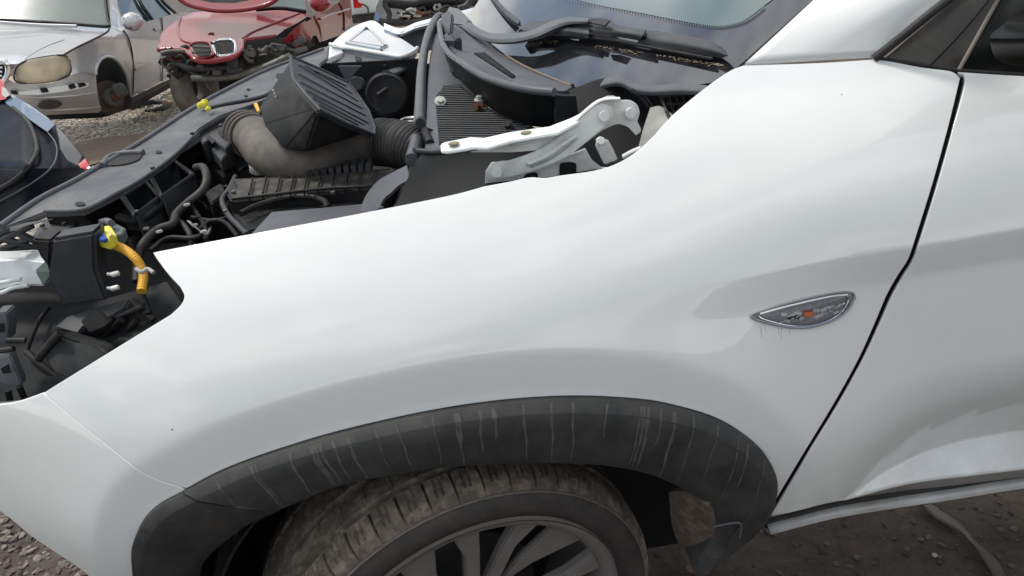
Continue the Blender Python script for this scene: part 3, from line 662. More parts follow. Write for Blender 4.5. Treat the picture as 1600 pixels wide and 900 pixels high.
prism('radiator_panel', [E(a, b, .93) for a, b in [(70, 336), (131, 331), (180, 307), (270, 248), (312, 203), (400, 165), (520, 122)]], Vector((.02, 0, -.4)), m_black, car)
# latch trays under the cover
def tray(q, z, depth):
    P = [E(a, b, z) for a, b in q]; k = len(P)
    t = tube('latch_tray', P+[P[0]], .0065, m_grey, car, n=1, seg=6)
    prism('tray_floor', [p+DN*depth for p in P], DN*.004, m_black, t)
    for i in (0, 2): prism('tray_wall', [P[i], P[(i+1) % k], P[(i+1) % k]+DN*depth, P[i]+DN*depth], Vector((.003, .002, 0)), m_grey, t, .0005)
tray([(190, 306), (228, 283), (250, 308), (212, 338)], .93, .05)
tray([(236, 277), (272, 252), (302, 274), (253, 309)], .935, .05)
tube('latch_bar', EL([(186, 340), (210, 345), (226, 340), (262, 312), (302, 278)], .915), .009, m_black, car)
prism('latch_plate', EL([(188, 328), (206, 322), (228, 330), (232, 340), (220, 347), (196, 346)], .91), DN*.02, m_black, car)
# brackets beside the cover, under the open box
prism('side_bracket', EL([(310, 205), (322, 198), (345, 178), (372, 186), (378, 205), (352, 232), (330, 216), (316, 224)], .965), DN*.05, m_grey, car, .002)
prism('side_bracket', EL([(330, 232), (352, 218), (366, 228), (345, 250)], .95), DN*.03, m_grey, car, .002)
multi('bracket_slot', [(EL(q, .9675), DN*.004) for q in ([(322, 214), (326, 210), (336, 220), (332, 224)], [(340, 206), (345, 202), (350, 212), (346, 214)], [(358, 196), (362, 194), (366, 202), (362, 203)])], m_deep, car, 0)
for q in ([(300, 235), (318, 225), (332, 240), (316, 256)], [(330, 262), (352, 250), (372, 262), (350, 276)], [(320, 300), (345, 285), (352, 300), (330, 318)]):
    prism('engine_bracket', EL(q, .90), DN*.04, m_black, car, .003)
# loom hoses and small plumbing
loom = tube('loom', [E(306, 262, .95), E(318, 262, .955), E(323, 280, .945), E(316, 298, .93), E(292, 318, .915), E(275, 335, .905), E(270, 350, .90), E(248, 358, .895), E(226, 378, .89), E(216, 402, .87), E(214, 440, .84)], .0085, m_rubber, car)
tube('loom_branch', [E(272, 342, .90), E(285, 350, .89), E(296, 365, .88), E(300, 385, .86)], .006, m_rubber, car)
for pts in ([(300, 340), (330, 345), (355, 340), (350, 330)], [(285, 300), (305, 330), (320, 355), (322, 375)], [(310, 360), (330, 345), (352, 348), (372, 370)], [(235, 392), (262, 372), (300, 372), (330, 362)], [(340, 300), (352, 292), (362, 300), (352, 330)], [(370, 270), (380, 262), (398, 260), (420, 272)]):
    tube('cable', EL(pts, .88), .005, m_black, car)
def clip(px, py, z, s, m, nm='clip', par=None, rot=.4): return bm2(nm, box_bm(E(px, py, z), s, Matrix.Rotation(rot, 3, 'Z') @ Matrix.Rotation(.2, 3, 'X'), None, .0015), m, par or car)
m_pale = mat('pale_grey_plastic', (.40, .39, .37), .5, dust=DUST, dustamt=.5)
for a in ((228, 357, .9), (292, 320, .93), (318, 362, .91), (249, 362, .905), (304, 352, .89)): clip(*a, (.012, .007, .005), m_pale)
for j in range(5): tube('wire_strand', [E(292+j, 345, .90), E(300+j*2, 352+j, .895), E(312+j*3, 360+j*2, .89), E(322+j*2, 366-j*3, .885)], .0012, m_pale if j % 2 else m_grey, car, seg=6)
# headlamp mounting bracket, near corner
br = [E(45, 372, .905), E(64, 346, .91), E(90, 337, .915), E(128, 336, .915), E(146, 344, .91), E(150, 358, .905), E(110, 366, .90)]
prism('lamp_bracket', br, Vector((0, 0, -.03)), m_grey, car, .004)
prism('bracket_leg', [PY(78, 374, .33), PY(148, 362, .33), PY(150, 420, .33), PY(168, 470, .33), PY(96, 480, .33), PY(72, 425, .33)], Vector((0, .05, 0)), m_grey, car, .006)
prism('bracket_side', [PY(47, 373, .34), PY(80, 375, .33), PY(76, 424, .33), PY(66, 400, .34)], Vector((0, .05, 0)), m_black, car, .004)
tube('bracket_tube', [E(120, 355, .92), E(132, 366, .91), E(136, 388, .89), E(140, 400, .87)], .010, m_black, car)
for py in (428, 450): 
    bm2('push_pin', cyl_bm(PY(180, py, .29), (1, .1, .1), .0045, .013, 12, None, None, .001), m_boltw, car)
    tube('pin_wing', [PY(168, py, .292), PY(174, py+1, .29)], .003, m_pale, car, n=1, seg=6)
# side deflector panels seen through the headlamp opening
m_pocket = mat('pocket_plastic', (.015, .016, .018), .65, spec=.15, var=.25, vscale=12, dust=(.13, .13, .125), dustamt=.35, dscale=8)
patch('pocket_back', [[PY(-80, 420, .62), PY(60, 380, .60), PY(200, 380, .55), PY(330, 380, .5)], [PY(-80, 520, .58), PY(60, 500, .55), PY(200, 490, .48), PY(330, 460, .42)]], m_black, car, thick=.01)
patch('pocket_floor', [[PY(-80, 470, .50), PY(60, 455, .47), PY(140, 470, .44), PY(260, 440, .40)], [PY(-80, 560, .34), PY(60, 545, .33), PY(150, 520, .31), PY(290, 480, .30)], [PY(-80, 680, .24), PY(60, 640, .20), PY(200, 580, .2), PY(320, 500, .24)]], m_pocket, car, thick=.01)
tube('pocket_seam', [PY(76, 481, .405), PY(62, 500, .37), PY(50, 525, .33), PY(42, 549, .31)], .004, m_deep, car)
tube('pocket_seam', [PY(42, 550, .31), PY(62, 568, .28), PY(88, 588, .26), PY(110, 600, .24)], .006, m_deep, car)
prism('duct_ledge', [PY(84, 512, .31), PY(104, 494, .33), PY(150, 480, .34), PY(204, 466, .34), (PY(196, 482, .31)), PY(160, 500, .28), PY(130, 512, .28), PY(122, 522, .28), PY(100, 512, .29)], Vector((0, .02, -.03)), m_grey, car, .003)
prism('duct_mouth', [PY(125, 502, .275), PY(150, 483, .275), PY(174, 502, .26), PY(162, 512, .255), PY(140, 520, .26)], Vector((0, .01, -.005)), m_deep, car, .002)
prism('duct_face', [PY(66, 557, .23), PY(92, 524, .25), PY(120, 534, .24), PY(146, 538, .23), PY(168, 553, .20), PY(168, 580, .18), PY(112, 596, .19), PY(84, 582, .2)], Vector((0, .04, -.01)), m_pocket, car, .004)
tube('duct_pipe', [PY(95, 520, .24), PY(80, 536, .24), PY(66, 552, .23), PY(60, 562, .23)], .007, m_black, car)
for a, b in (((206, 470), (240, 500)), ((178, 500), (225, 478)), ((170, 545), (215, 500)), ((160, 530), (190, 500)), ((222, 462), (232, 490))): tube('strut', [PY(*a, .30), PY(*b, .28)], .006, m_black, car, n=1)
# grille surround fragment, left edge
prism('grille_clip', [PY(-10, 490, .26), PY(10, 488, .26), PY(14, 510, .25), PY(12, 535, .25), PY(-10, 540, .25)], Vector((0, .03, 0)), m_greyl, car, .002)
prism('grille_clip', [PY(-10, 556, .24), PY(16, 555, .24), PY(24, 575, .23), PY(34, 600, .22), (PY(28, 608, .22)), PY(4, 600, .22), PY(-10, 590, .22)], Vector((0, .02, 0)), m_seal, car, .002)
multi('grille_hole', [([PY(*q, y_) for q in l], Vector((0, -.002, 0))) for l, y_ in (([(-5, 504), (6, 505), (7, 518), (-5, 519)], .249), ([(2, 575), (14, 568), (17, 582), (6, 583)], .219))], m_deep, car, 0)
for a, b in (((12, 610), (16, 628)), ((30, 604), (40, 626)), ((10, 532), (40, 532)), ((0, 548), (22, 545))): tube('grille_strut', [PY(*a, .22), PY(*b, .22)], .005, m_black, car, n=1)
# white crash-beam end
prism('crash_beam', [PY(-80, 408, .44), PY(40, 406, .42), (PY(72, 407, .40)), PY(82, 425, .40), PY(70, 449, .39), PY(30, 448, .40), PY(0, 458, .41), PY(-80, 470, .43)], Vector((0, .05, .0)), m_white3, car, .006)
prism('beam_plate', [PY(54, 424, .385), PY(72, 407, .39), PY(83, 425, .38), PY(68, 449, .38)], Vector((0, .01, 0)), mat('greenish_primer', (.16, .21, .19), .5), car, .002)
tube('beam_fold', [PY(-60, 446, .385), PY(0, 442, .385), PY(20, 438, .385), PY(33, 436, .385)], .004, m_white3, car)
tube('beam_fold', [PY(-60, 470, .375), PY(0, 458, .375), PY(20, 450, .375), PY(44, 446, .375)], .004, m_white3, car)
for pts in ([(-10, 380), (20, 366), (50, 352)], [(-10, 398), (20, 384), (48, 372)], [(0, 372), (30, 380), (60, 392)], [(20, 360), (45, 372), (60, 378)]): tube('grille_slat', [PY(*q, .5) for q in pts], .007, m_grey, car)
prism('chrome_sliver', [PY(-10, 362, .44), PY(40, 348, .43), PY(82, 342, .42), PY(40, 352, .43), PY(-10, 374, .44)], Vector((0, .004, -.002)), m_pale, car, 0)

for px_, py_, z_ in ((66, 352, .915), (100, 350, .918), (238, 262, .99), (214, 331, .935), (352, 330, .93), (612, 268, .945), (300, 208, 1.0), (378, 176, 1.0), (345, 196, .975), (520, 301, .94), (365, 300, .94)):
    bm2('bolt_head', cyl_bm(E(px_, py_, z_), (0, -.15, 1), .0048, .006, 6, None, None, .0006), m_junk, car, 30)
# yellow corrugated conduit and its plug
hp = [E(146, 377, .925), E(160, 378, .93), E(178, 383, .93), E(195, 390, .925), E(210, 402, .915), E(220, 416, .90), E(224, 432, .885), E(221, 455, .87)]
P_ = crom(hp, 40); yb = tube('yellow_conduit', P_, lambda t: (.0078 if t > .06 else .004+t*.065)*(1+.06*math.sin(t*260)), m_yellow, car, n=1, seg=14)
yb.data.materials[0] = m_yellow
yc = prism('yellow_plug', EL([(145, 362), (158, 353), (172, 352), (181, 366), (168, 376), (152, 372)], .955), DN*.018, m_yell2, car, .002)
prism('plug_insert', EL([(153, 370), (158, 364), (164, 365), (168, 372), (161, 375), (155, 374)], .9585), DN*.006, m_blue, yc, .001)
prism('plug_insert', EL([(167, 361), (173, 360), (176, 366), (170, 370)], .9585), DN*.004, mat('cream', (.65, .52, .2), .5), yc, .001)
prism('plug_socket', EL([(172, 352), (181, 348), (196, 356), (190, 366), (181, 368)], .93), DN*.02, m_gplug, car, .002)
tube('plug_barrel', EL([(157, 349), (166, 346), (174, 349)], .945), .007, m_gplug, car)
tube('hose_tie', [E(212, 420, .91), E(222, 425, .905), E(230, 420, .905), E(240, 426, .90)], .0035, m_pale, car)
# small yellow clip on the bonnet cable
tube('bonnet_cable', [EC(328, 168, .012), EC(350, 163, .018), EC(385, 157, .016), EC(412, 150, .012), EC(430, 140, .01)], .0055, m_grey, car)
bm = bmesh.new()
for a, b, s in ((316, 164, (.024, .018, .014)), (325, 170, (.022, .012, .01)), (320, 161, (.012, .02, .018))): box_bm(EC(a, b, .014), s, Matrix.Rotation(.5+a*.1, 3, 'Z'), bm, .003)
bm2('yellow_clip', bm, m_yell2, car)
prism('orange_tab', EL([(396, 161), (402, 160), (406, 172), (402, 174)], 1.0), DN*.008, m_yellow, car)

# air filter housing
ah = [(362, 279), (440, 274), (540, 268), (632, 261), (640, 275), (606, 290), (520, 300), (440, 304), (360, 312), (352, 298)]
fb = prism('air_filter_housing', EL(ah, .93), DN*.12, m_black, car, .004)
prism('housing_lid', EL([(364, 281), (640, 263), (618, 284), (572, 290), (500, 293), (362, 309), (372, 290)], .936), DN*.012, m_dusty, fb, .002)
tube('housing_flange', EL([(368, 276), (358, 296), (347, 313), (356, 335), (372, 352), (386, 366)], .925), .0055, m_grey, fb)
for i in range(10):
    x = 398+i*21.5; tube('rib', [E(x-3, 279-.062*(x-364)+1, .943), E(x-9, 305-.07*(x-364), .943), E(x-8, 316-.07*(x-364), .925)], .0022, m_black, fb, n=1, seg=6)
tube('long_rib', EL([(362, 311), (430, 303), (500, 295), (570, 291), (600, 289)], .943), .003, m_black, fb)
tube('housing_arch', EL([(376, 334), (400, 322), (440, 310), (480, 307), (505, 313), (513, 324)], .925), .006, m_black, fb)
prism('housing_shelf', EL([(362, 330), (380, 336), (420, 312), (510, 308), (560, 316), (420, 352), (385, 362)], .905), DN*.03, m_black, fb, .003)
for i in range(9): prism('cooling_fin', EL([(478+i*11.5, 267-i*1.2), (484+i*11.5, 256-i*1.2), (489+i*11.5, 255-i*1.2), (486+i*11.5, 266-i*1.2)], .95), DN*.02, m_grey, car, .001)
# inner wing panels that show between housing and fender
def PEf(px, py, dy): return PF(px, py)+Vector((0, dy, 0))
prism('inner_wing_panel', [E(392, 366, .935), E(424, 331, .93), E(500, 325, .935), E(572, 318, .94), E(600, 322, .97), E(560, 340, .965)], DN*.006, m_greyl, car, .001)
patch('wing_gusset', [[E(562, 330, .955), E(572, 305, .96), E(590, 283, .965), E(612, 270, .97), (E(636, 258, .975))], [E(590, 328, .96), E(600, 310, .96), E(612, 300, .96), E(622, 290, .965), E(640, 280, .97)]], m_greyl, car, thick=.006)
# intake hose
ring_c = E(392, 214, .965)
hosep = [E(384, 208, .965), E(400, 216, .965), E(420, 238, .96), E(455, 252, .955), E(500, 248, .955), (E(545, 232, .955)), E(585, 222, .96), E(600, 222, .96)]
hose = tube('intake_hose', hosep, .050, m_duct, car, n=10, seg=32)
for k_, (px, py) in enumerate(((384, 208), (389, 211), (394, 214))):
    c = E(px, py, .965); ax = (E(400, 218, .965)-E(382, 206, .965)).normalized()
    bm2('hose_bead', tube_bm([c + (Matrix.Rotation(a*math.pi/18, 3, ax) @ ax.orthogonal().normalized())*.0515 for a in range(36)], .0045, 8, n=1, closed=True), m_duct, hose, 180)
cp = crom([E(590, 222, .96), E(615, 224, .96), E(640, 230, .958), E(665, 240, .95)], 30)
tube('bellows', cp, lambda t: .050*(1+.055*math.sin(t*85)), mat('bellows_rubber', (.035, .034, .034), .5, var=.2, dust=DUST, dustamt=.3), hose, n=1, seg=32)
cap = bm2('filler_cap', cyl_bm(E(404, 262, .93), (.2, -.3, 1), .020, .02, 24, None, None, .003), m_pale, car, 40)
bm2('metal_collar', tube_bm([E(641, 188, .96)+Vector((.022*math.cos(a*math.pi/12), .022*math.sin(a*math.pi/12), 0)) for a in range(24)], .005, 8, n=1, closed=True), m_steel, car, 180)
bm2('metal_collar', tube_bm([E(640, 196, .95)+Vector((.028*math.cos(a*math.pi/12), .028*math.sin(a*math.pi/12), 0)) for a in range(24)], .004, 8, n=1, closed=True), m_steel, car, 180)

# ------------------------------------------------------------------ tipped resonator box on the hose
A = PY(457, 90, .72); Cc = PY(500, 168, .50); D = PY(582, 205, .60); Rg = PY(462, 125, .62); L1 = PY(405, 167, .70); L2 = PY(411, 195, .65); Bt = PY(444, 234, .60); B2 = PY(478, 238, .57); Un = PY(515, 209, .60); T2 = PY(542, 130, .84); T3_ = PY(574, 175, .76); Bk = PY(500, 170, .95)
boxr = thing('resonator_box', 'black plastic resonator box tipped over on top of the dusty intake hose', 'air box', E(470, 200, .99))
def hull(name, pts, m, parent, bev=.004):
    bm = bmesh.new(); vs = [bm.verts.new(p) for p in pts]; r_ = bmesh.ops.convex_hull(bm, input=vs)
    bmesh.ops.delete(bm, geom=[g for g in r_['geom_interior'] if isinstance(g, bmesh.types.BMVert)], context='VERTS')
    bmesh.ops.dissolve_limit(bm, angle_limit=rad(6), verts=bm.verts, edges=bm.edges)
    bmesh.ops.bevel(bm, geom=bm.edges[:], offset=bev, segments=3, affect='EDGES', clamp_overlap=True)
    return bm2(name, bm, m, parent, 35)
hull('box_shell', [A, Cc, D, Rg, L1, L2, Bt, B2, Un, T2, T3_, Bk], mat('box_black', (.014, .0145, .016), .5, spec=.3, dust=DUST, dustamt=.3, dscale=8), boxr)
nrm_ = (Cc-A).cross(D-A).normalized(); nrm_ = nrm_ if nrm_.dot(CAM-A) > 0 else -nrm_
lid = [A, Rg, Cc, T2, D]
pl_n = (lid[2]-lid[0]).cross(lid[4]-lid[0]).normalized()
def PL(px, py, off=0):
    n = pl_n if pl_n.dot(CAM-lid[0]) > 0 else -pl_n
    d = ray(px, py); return CAM + d*((n.dot(lid[0]-CAM)+off)/n.dot(d))
lidq = [(454, 88), (459, 124), (480, 150), (499, 171), (540, 192), (584, 210), (585, 200), (576, 174), (560, 150), (544, 129), (500, 108)]
ld = prism('box_lid', [PL(*q, .004) for q in lidq], -(pl_n if pl_n.dot(CAM-lid[0]) > 0 else -pl_n)*.010, m_grey, boxr, .003)
def pol(P, t):
    t *= len(P)-1; i = min(int(t), len(P)-2); return lerp(P[i][0], P[i+1][0], t-i), lerp(P[i][1], P[i+1][1], t-i)
for i in range(8):
    t = i/7; tube('lid_rib', [PL(*pol([(492, 110), (467, 97), (466, 122), (480, 143), (499, 163)], t), .006), PL(*pol([(541, 134), (558, 155), (570, 175), (577, 195), (560, 195)], t), .005)], .0018, m_grey, ld, n=1, seg=8, flat=.5)
tube('lid_rim', [PL(*q, .004) for q in lidq+lidq[:1]], .0035, m_grey, ld, n=1, seg=6)
for i, (px, py) in enumerate(((427, 141), (429, 146), (431, 151), (433, 156))): bm2('paint_mark', box_bm(PY(px, py, .655), (.003, .004, .003), Matrix(), None, 0), m_white3, boxr)

# ------------------------------------------------------------------ far headlamp and far wing
hl = [(516, 68), (528, 57), (548, 43), (570, 34), (586, 32), (600, 41), (622, 55), (651, 74), (645, 80), (628, 87), (600, 82), (560, 75)]
HLZ = 1.035
head = prism('headlamp', [PZ(a, b, HLZ) for a, b in outline([hl[:6], hl[5:8], hl[7:]+hl[:1]], 3)], DN*.03, mat('lamp_glass', (.13, .18, .23), .12, .0, coat=.4, var=.35, vscale=9), car, .006)
tube('chrome_trim', [PZ(a, b, HLZ+.003) for a, b in ((541, 66), (571, 43), (576, 44), (604, 71), (596, 76), (541, 66))], .006, m_chrome, head, n=1, seg=8)
prism('inner_reflector', [PZ(a, b, HLZ+.002) for a, b in ((549, 64), (572, 47), (598, 72))], DN*.003, mat('lamp_inner', (.42, .43, .48), .2, .5), head, 0)
tube('lamp_edge', [PZ(a, b, HLZ+.001) for a, b in ((516, 69), (560, 77), (600, 84), (628, 88), (645, 81), (652, 75))], .007, m_white3, head)
patch('lamp_housing', [[PZ(516, 68, 1.02), PZ(560, 78, 1.02), PZ(600, 86, 1.02), PZ(628, 90, 1.02), PZ(650, 80, 1.02)], [PZ(505, 98, .99), PZ(545, 99, 1.0), PZ(585, 106, 1.0), PZ(620, 114, .99), PZ(648, 98, 1.0)]], m_greyl, head, thick=.01)
multi('housing_slot', [([PZ(a+dx, b+dy, 1.012) for dx, dy in ((0, 0), (9, 2), (8, 8), (0, 6))], Vector((0, -.002, .002))) for a, b in ((555, 88), (595, 96))], m_deep, head, 0)
prism('lamp_bracket_arm', [PZ(a, b, 1.02) for a, b in ((515, 72), (534, 70), (536, 82), (520, 88), (506, 95), (512, 84))], DN*.02, m_white3, head, .003)
tube('lamp_rim', [PZ(a, b, .99) for a, b in ((504, 106), (516, 101), (540, 99), (560, 103), (600, 113), (620, 115), (646, 101))], .007, m_grey, head)
bk = bm2('bulb_cover', cyl_bm(PY(604, 147, 1.45), (-.1, -1, .25), .068, .03, 40, None, None, .006), m_black, car, 40)
bm2('cover_ring', tube_bm([PY(604, 147, 1.43)+Vector((.058*math.cos(a*math.pi/18), 0, .058*math.sin(a*math.pi/18))) for a in range(36)], .004, 8, n=1, closed=True), m_grey, bk, 180)
tube('cover_grip', [PY(590, 148, 1.42), PY(605, 138, 1.42)], .006, m_grey, bk, n=1)
bm2('bulb_holder', cyl_bm(PY(558, 131, 1.4), (-.1, -1, .25), .022, .04, 24, None, None, .003), m_grey, car, 40)
prism('lamp_stay', [PY(a, b, 1.42) for a, b in ((528, 103), (565, 103), (552, 118), (545, 130), (540, 126), (532, 112))], Vector((0, .01, 0)), m_greyl, car, .002)
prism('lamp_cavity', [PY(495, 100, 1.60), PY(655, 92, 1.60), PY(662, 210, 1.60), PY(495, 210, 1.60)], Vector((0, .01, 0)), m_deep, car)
far_t = [(600, 41), (625, 49), (650, 40), (672, 34), (700, 27), (740, 17)]
patch('far_fender', [[PZ(a, b-5, 1.05) for a, b in far_t], [PZ(a, b+3, 1.045) for a, b in far_t], [PZ(a, b+8, 1.03) for a, b in far_t]], m_white3, car, thick=.012)
patch('far_fender_inner', [[PZ(a, b+8, 1.028) for a, b in far_t], [PZ(a, b+42, .96) for a, b in far_t]], m_grey, car, thick=.01)

# ------------------------------------------------------------------ cowl
CZ = 1.0
def K(px, py, z=CZ): return PZ(px, py, z, .02)
seal = [(643, 250, .985), (650, 222, .99), (655, 190, 1.0), (657, 150, 1.005), (659, 110, 1.01), (664, 75, 1.015), (671, 48, 1.02), (680, 30, 1.02), (686, 24, 1.02)]
sl_ = tube('cowl_seal', [K(a, b, c) for a, b, c in seal], .0135, m_seal, car, n=8, seg=16)
hole_ = bm2('seal_tube_end', cyl_bm(K(657, 192, 1.022), (.05, -1, .35), .0125, .012, 24, None, None, .002), m_seal, car, 40)
bm2('tube_bore', cyl_bm(K(657, 193, 1.022)+Vector((0, -.006, .002)), (.05, -1, .35), .0095, .004, 24), m_deep, hole_, 40)
tube('drain_spout', [K(664, 205, 1.01), K(668, 215, 1.005), K(672, 224, 1.0)], .009, m_black, car)
tray_ = [(664, 232), (666, 190), (668, 130), (672, 85), (680, 55), (690, 40), (698, 60), (703, 95), (708, 118), (722, 124), (740, 142), (765, 168), (790, 182), (812, 190), (840, 200), (868, 196), (900, 190), (900, 205), (800, 216), (690, 236)]
prism('cowl_tray', [K(a, b) for a, b in tray_], DN*.012, m_greyl, car, .002)
padq = outline([[(680, 154), (683, 146), (689, 141), (693, 133)], [(693, 133), (718, 132)], [(718, 132), (742, 152), (768, 173), (800, 188), (832, 197)], [(832, 197), (800, 208), (686, 224)], [(686, 224), (680, 154)]], 3)
prism('ribbed_pad', [K(a, b, CZ+.003) for a, b in padq], DN*.003, m_black, car, 0)
def xspan(poly, y):
    xs = []
    for (x0, y0), (x1, y1) in zip(poly, poly[1:]+poly[:1]):
        if (y0 > y) != (y1 > y): xs.append(x0+(y-y0)*(x1-x0)/(y1-y0))
    return (min(xs), max(xs)) if len(xs) > 1 else None
bm = bmesh.new()
for i in range(26):
    y = 134.5+i*3.45; sp = xspan(padq, y)
    if sp and sp[1]-sp[0] > 6: tube_bm([K(sp[0]+1, y, CZ+.004), K(sp[1]-1.5, y+1.2, CZ+.004)], .0018, 6, bm, n=1)
struct(bm2('pad_ridge', bm, m_grey, car, 60), 'stuff')
# near face of the cowl, dark
nf = [[K(668, 228), K(690, 236), K(760, 222), K(840, 206), K(905, 190)], [PY(645, 262, .42), PY(690, 262, .42), PY(760, 262, .40), PY(840, 262, .38), PY(920, 250, .38)], [PY(612, 335, .30), PY(690, 330, .28), PY(770, 310, .27), PY(850, 300, .27), PY(950, 280, .28)]]
m_cowl = mat('cowl_black', (.007, .0075, .008), .5, spec=.2, var=.2, dust=(.08, .075, .07), dustamt=.12, dscale=5)
patch('cowl_front', nf, m_cowl, car, thick=.012)
tube('cowl_front_edge', [K(652, 236), K(690, 237), K(760, 224), K(842, 208), K(900, 196)], .006, m_grey, car)
patch('cowl_side', [[K(650, 236), K(660, 232), K(672, 232)], [PY(634, 275, .50), PY(650, 272, .47), PY(664, 272, .44)], [PY(612, 330, .33), PY(630, 330, .32), PY(650, 330, .31)]], m_grey, car, thick=.01)
# curved wall behind the tray
wt = [(686, 34), (690, 60), (700, 80), (722, 97), (750, 115), (780, 127), (820, 137), (866, 142)]
wb = [(690, 70), (700, 100), (708, 116), (726, 132), (752, 158), (782, 179), (826, 196), (868, 200)]
wtz = [1.075, 1.085, 1.09, 1.09, 1.09, 1.09, 1.09, 1.09]
patch('cowl_wall', [[K(a, b, z) for (a, b), z in zip(wt, wtz)], [K(a, b, CZ) for a, b in wb]], m_cowl, car, thick=.006)
tube('wall_lip', [K(a, b+2, z+.002) for (a, b), z in zip(wt, wtz)], .008, m_seal, car)
if 0: tube('wall_lip', [K(672, 45, 1.05), K(678, 55, 1.06), K(690, 78, 1.07), K(697, 100, 1.05)], .010, m_seal, car)
prism('wall_clip', [K(690, 62, 1.10), K(704, 52, 1.11), K(711, 62, 1.10), K(713, 112, 1.02), K(703, 116, 1.01)], Vector((.02, .02, 0)), m_grey, car, .004)
prism('hinge_cover_end', [K(686, 30, 1.07), K(700, 14, 1.09), K(708, 20, 1.09), K(704, 50, 1.08), K(694, 58, 1.06)], DN*.03, m_grey, car, .006)
# scuttle panel between wall and glass
gb = [(716, 30), (745, 52), (765, 68), (800, 95), (845, 117), (895, 134)]
wi = [(694, 55), (712, 84), (728, 98), (770, 122), (818, 136), (868, 141)]
patch('scuttle_panel', [[PW(a, b, .004) for a, b in gb], [lerp(PW(a, b, .004), K(c, d, 1.088), .5)+Vector((0, 0, -.006)) for (a, b), (c, d) in zip(gb, wi)], [K(a, b, 1.085) for a, b in wi]], m_greyl, car, thick=.006)
tube('glass_seal', [PW(a, b, .004) for a, b in gb], .004, m_rubber, car)
dustb = mat('tan_dust', (.20, .155, .12), .9, var=.3, vscale=60)
tube('dust_line', [PW(a, b, .006) for a, b in ((790, 86), (815, 101), (845, 115), (875, 127), (893, 133))], .003, dustb, car)
bm = bmesh.new()
for i in range(22):
    t = i/21; a = lerp(742, 800, t); b = lerp(84, 121, t**1.0); w = lerp(15, 4, t)
    g_, h_ = (a, b), (a+w, b+w*.05-1.5)
    z = 1.092 - .0*t
    tube_bm([K(g_[0], g_[1], z), K(h_[0], h_[1], z+.004)], .0028, 6, bm, n=1)
struct(bm2('vent_slot', bm, m_deep, car, 60), 'stuff')
# lip along the near end of the scuttle and the dark hollow beneath it
lipp = [(866, 143), (895, 143), (925, 130), (950, 122), (970, 121), (990, 131), (1020, 134), (1060, 132), (1104, 134)]
patch('scuttle_lip', [[PW(a, b-1, .004) for a, b in lipp], [PW(a, b+5, .004)+Vector((0, 0, -.004)) for a, b in lipp], [PW(a+1, b+8, .0)+Vector((0, 0, -.008)) for a, b in lipp]], m_seal, car, thick=.002)
patch('scuttle_end', [[K(866, 148, 1.08), K(880, 150, 1.075), K(900, 150, 1.07)], [K(870, 196, 1.01), K(886, 194, 1.0), K(905, 190, .99)]], m_grey, car, thick=.005)
patch('hinge_well', [[PY(890, 140, .62), PY(960, 120, .62), PY(1060, 135, .60), PY(1110, 140, .5)], [PY(860, 300, .42), PY(960, 290, .42), PY(1020, 270, .42), PY(1060, 230, .42)]], m_deep, car, thick=.01)
tube('well_hose', [PY(985, 142, .47), PY(1003, 152, .46), PY(1016, 168, .45)], .006, m_black, car)
# black lattice beside the wing
lat = []
for i in range(6):
    a = 1022+i*11; lat.append([PY(a, 137, .42), PY(a+10, 152, .40), PY(a+24, 185, .36)])
for l in lat: tube('lattice_bar', l, .0028, m_black, car, seg=6)
for j, (a, b) in enumerate(((1030, 139), (1034, 150), (1044, 163), (1052, 176))): tube('lattice_bar', [PY(a-2, b, .405-j*.01), PY(a+30, b-2, .40-j*.01), PY(a+54-j*10, b-5, .39-j*.01)], .0028, m_grey, car, seg=6)
# body inner panel, greyed white
patch('inner_wing', [[PY(1016, 168, .40), PY(1032, 166, .39), PY(1050, 178, .37), PY(1062, 186, .35)], [PY(1004, 205, .38), PY(1020, 200, .37), PY(1040, 200, .35), PY(1054, 205, .33)], [PY(990, 260, .35), PY(1010, 255, .33), PY(1030, 245, .31), PY(1050, 235, .3)]], mat('grey_primer', (.30, .30, .28), .5, dust=(.17, .15, .13), dustamt=.8, dscale=25, bump=.3, bscale=60), car, thick=.01)
tube('sealer_bead', [PY(1038, 168, .375), PY(1046, 182, .37), PY(1044, 196, .365), PY(1030, 212, .36), PY(1020, 230, .35)], .002, m_pale, car)

# ------------------------------------------------------------------ bonnet hinge
def HY(px, py, y=.33): return PY(px, py, y)
hinge = bpy.data.objects.new('bonnet_hinge', None); COL.objects.link(hinge); hinge.location = HY(860, 250); hinge.parent = car; hinge.matrix_parent_inverse = WM[car.name].inverted(); WM[hinge.name] = Matrix.Translation(hinge.location); hinge.empty_display_size = .05
base = [(752, 330), (758, 292), (759, 268), (768, 254), (790, 253), (806, 262), (850, 258), (890, 242), (915, 232), (925, 250), (940, 262), (960, 262), (975, 280), (960, 320)]
prism('hinge_base', [HY(a, b, .335) for a, b in base], Vector((0, .004, 0)), m_white2, hinge, .001)
multi('base_hole', [([HY(a, b, .331) for a, b in outline([l+l[:1]], 3)], Vector((0, -.0015, 0))) for l in ([(874, 262), (876, 255), (888, 253), (899, 255), (900, 264), (899, 285), (876, 285)], [(818, 278), (822, 272), (836, 269), (840, 274), (840, 295), (818, 295)], [(768, 296), (776, 285), (786, 286), (790, 300)])], m_deep, hinge, 0)
link_ = outline([[(761, 268), (770, 256), (785, 252)], [(785, 252), (800, 250), (845, 233), (880, 208), (920, 172)], [(920, 172), (934, 164), (948, 163), (958, 172), (958, 185), (950, 194)], [(950, 194), (925, 215), (890, 243), (850, 262), (810, 274)], [(810, 274), (780, 280), (766, 280), (761, 268)]], 4)
prism('hinge_link', [HY(a, b, .318) for a, b in link_], Vector((0, .005, 0)), m_white2, hinge, .0015)
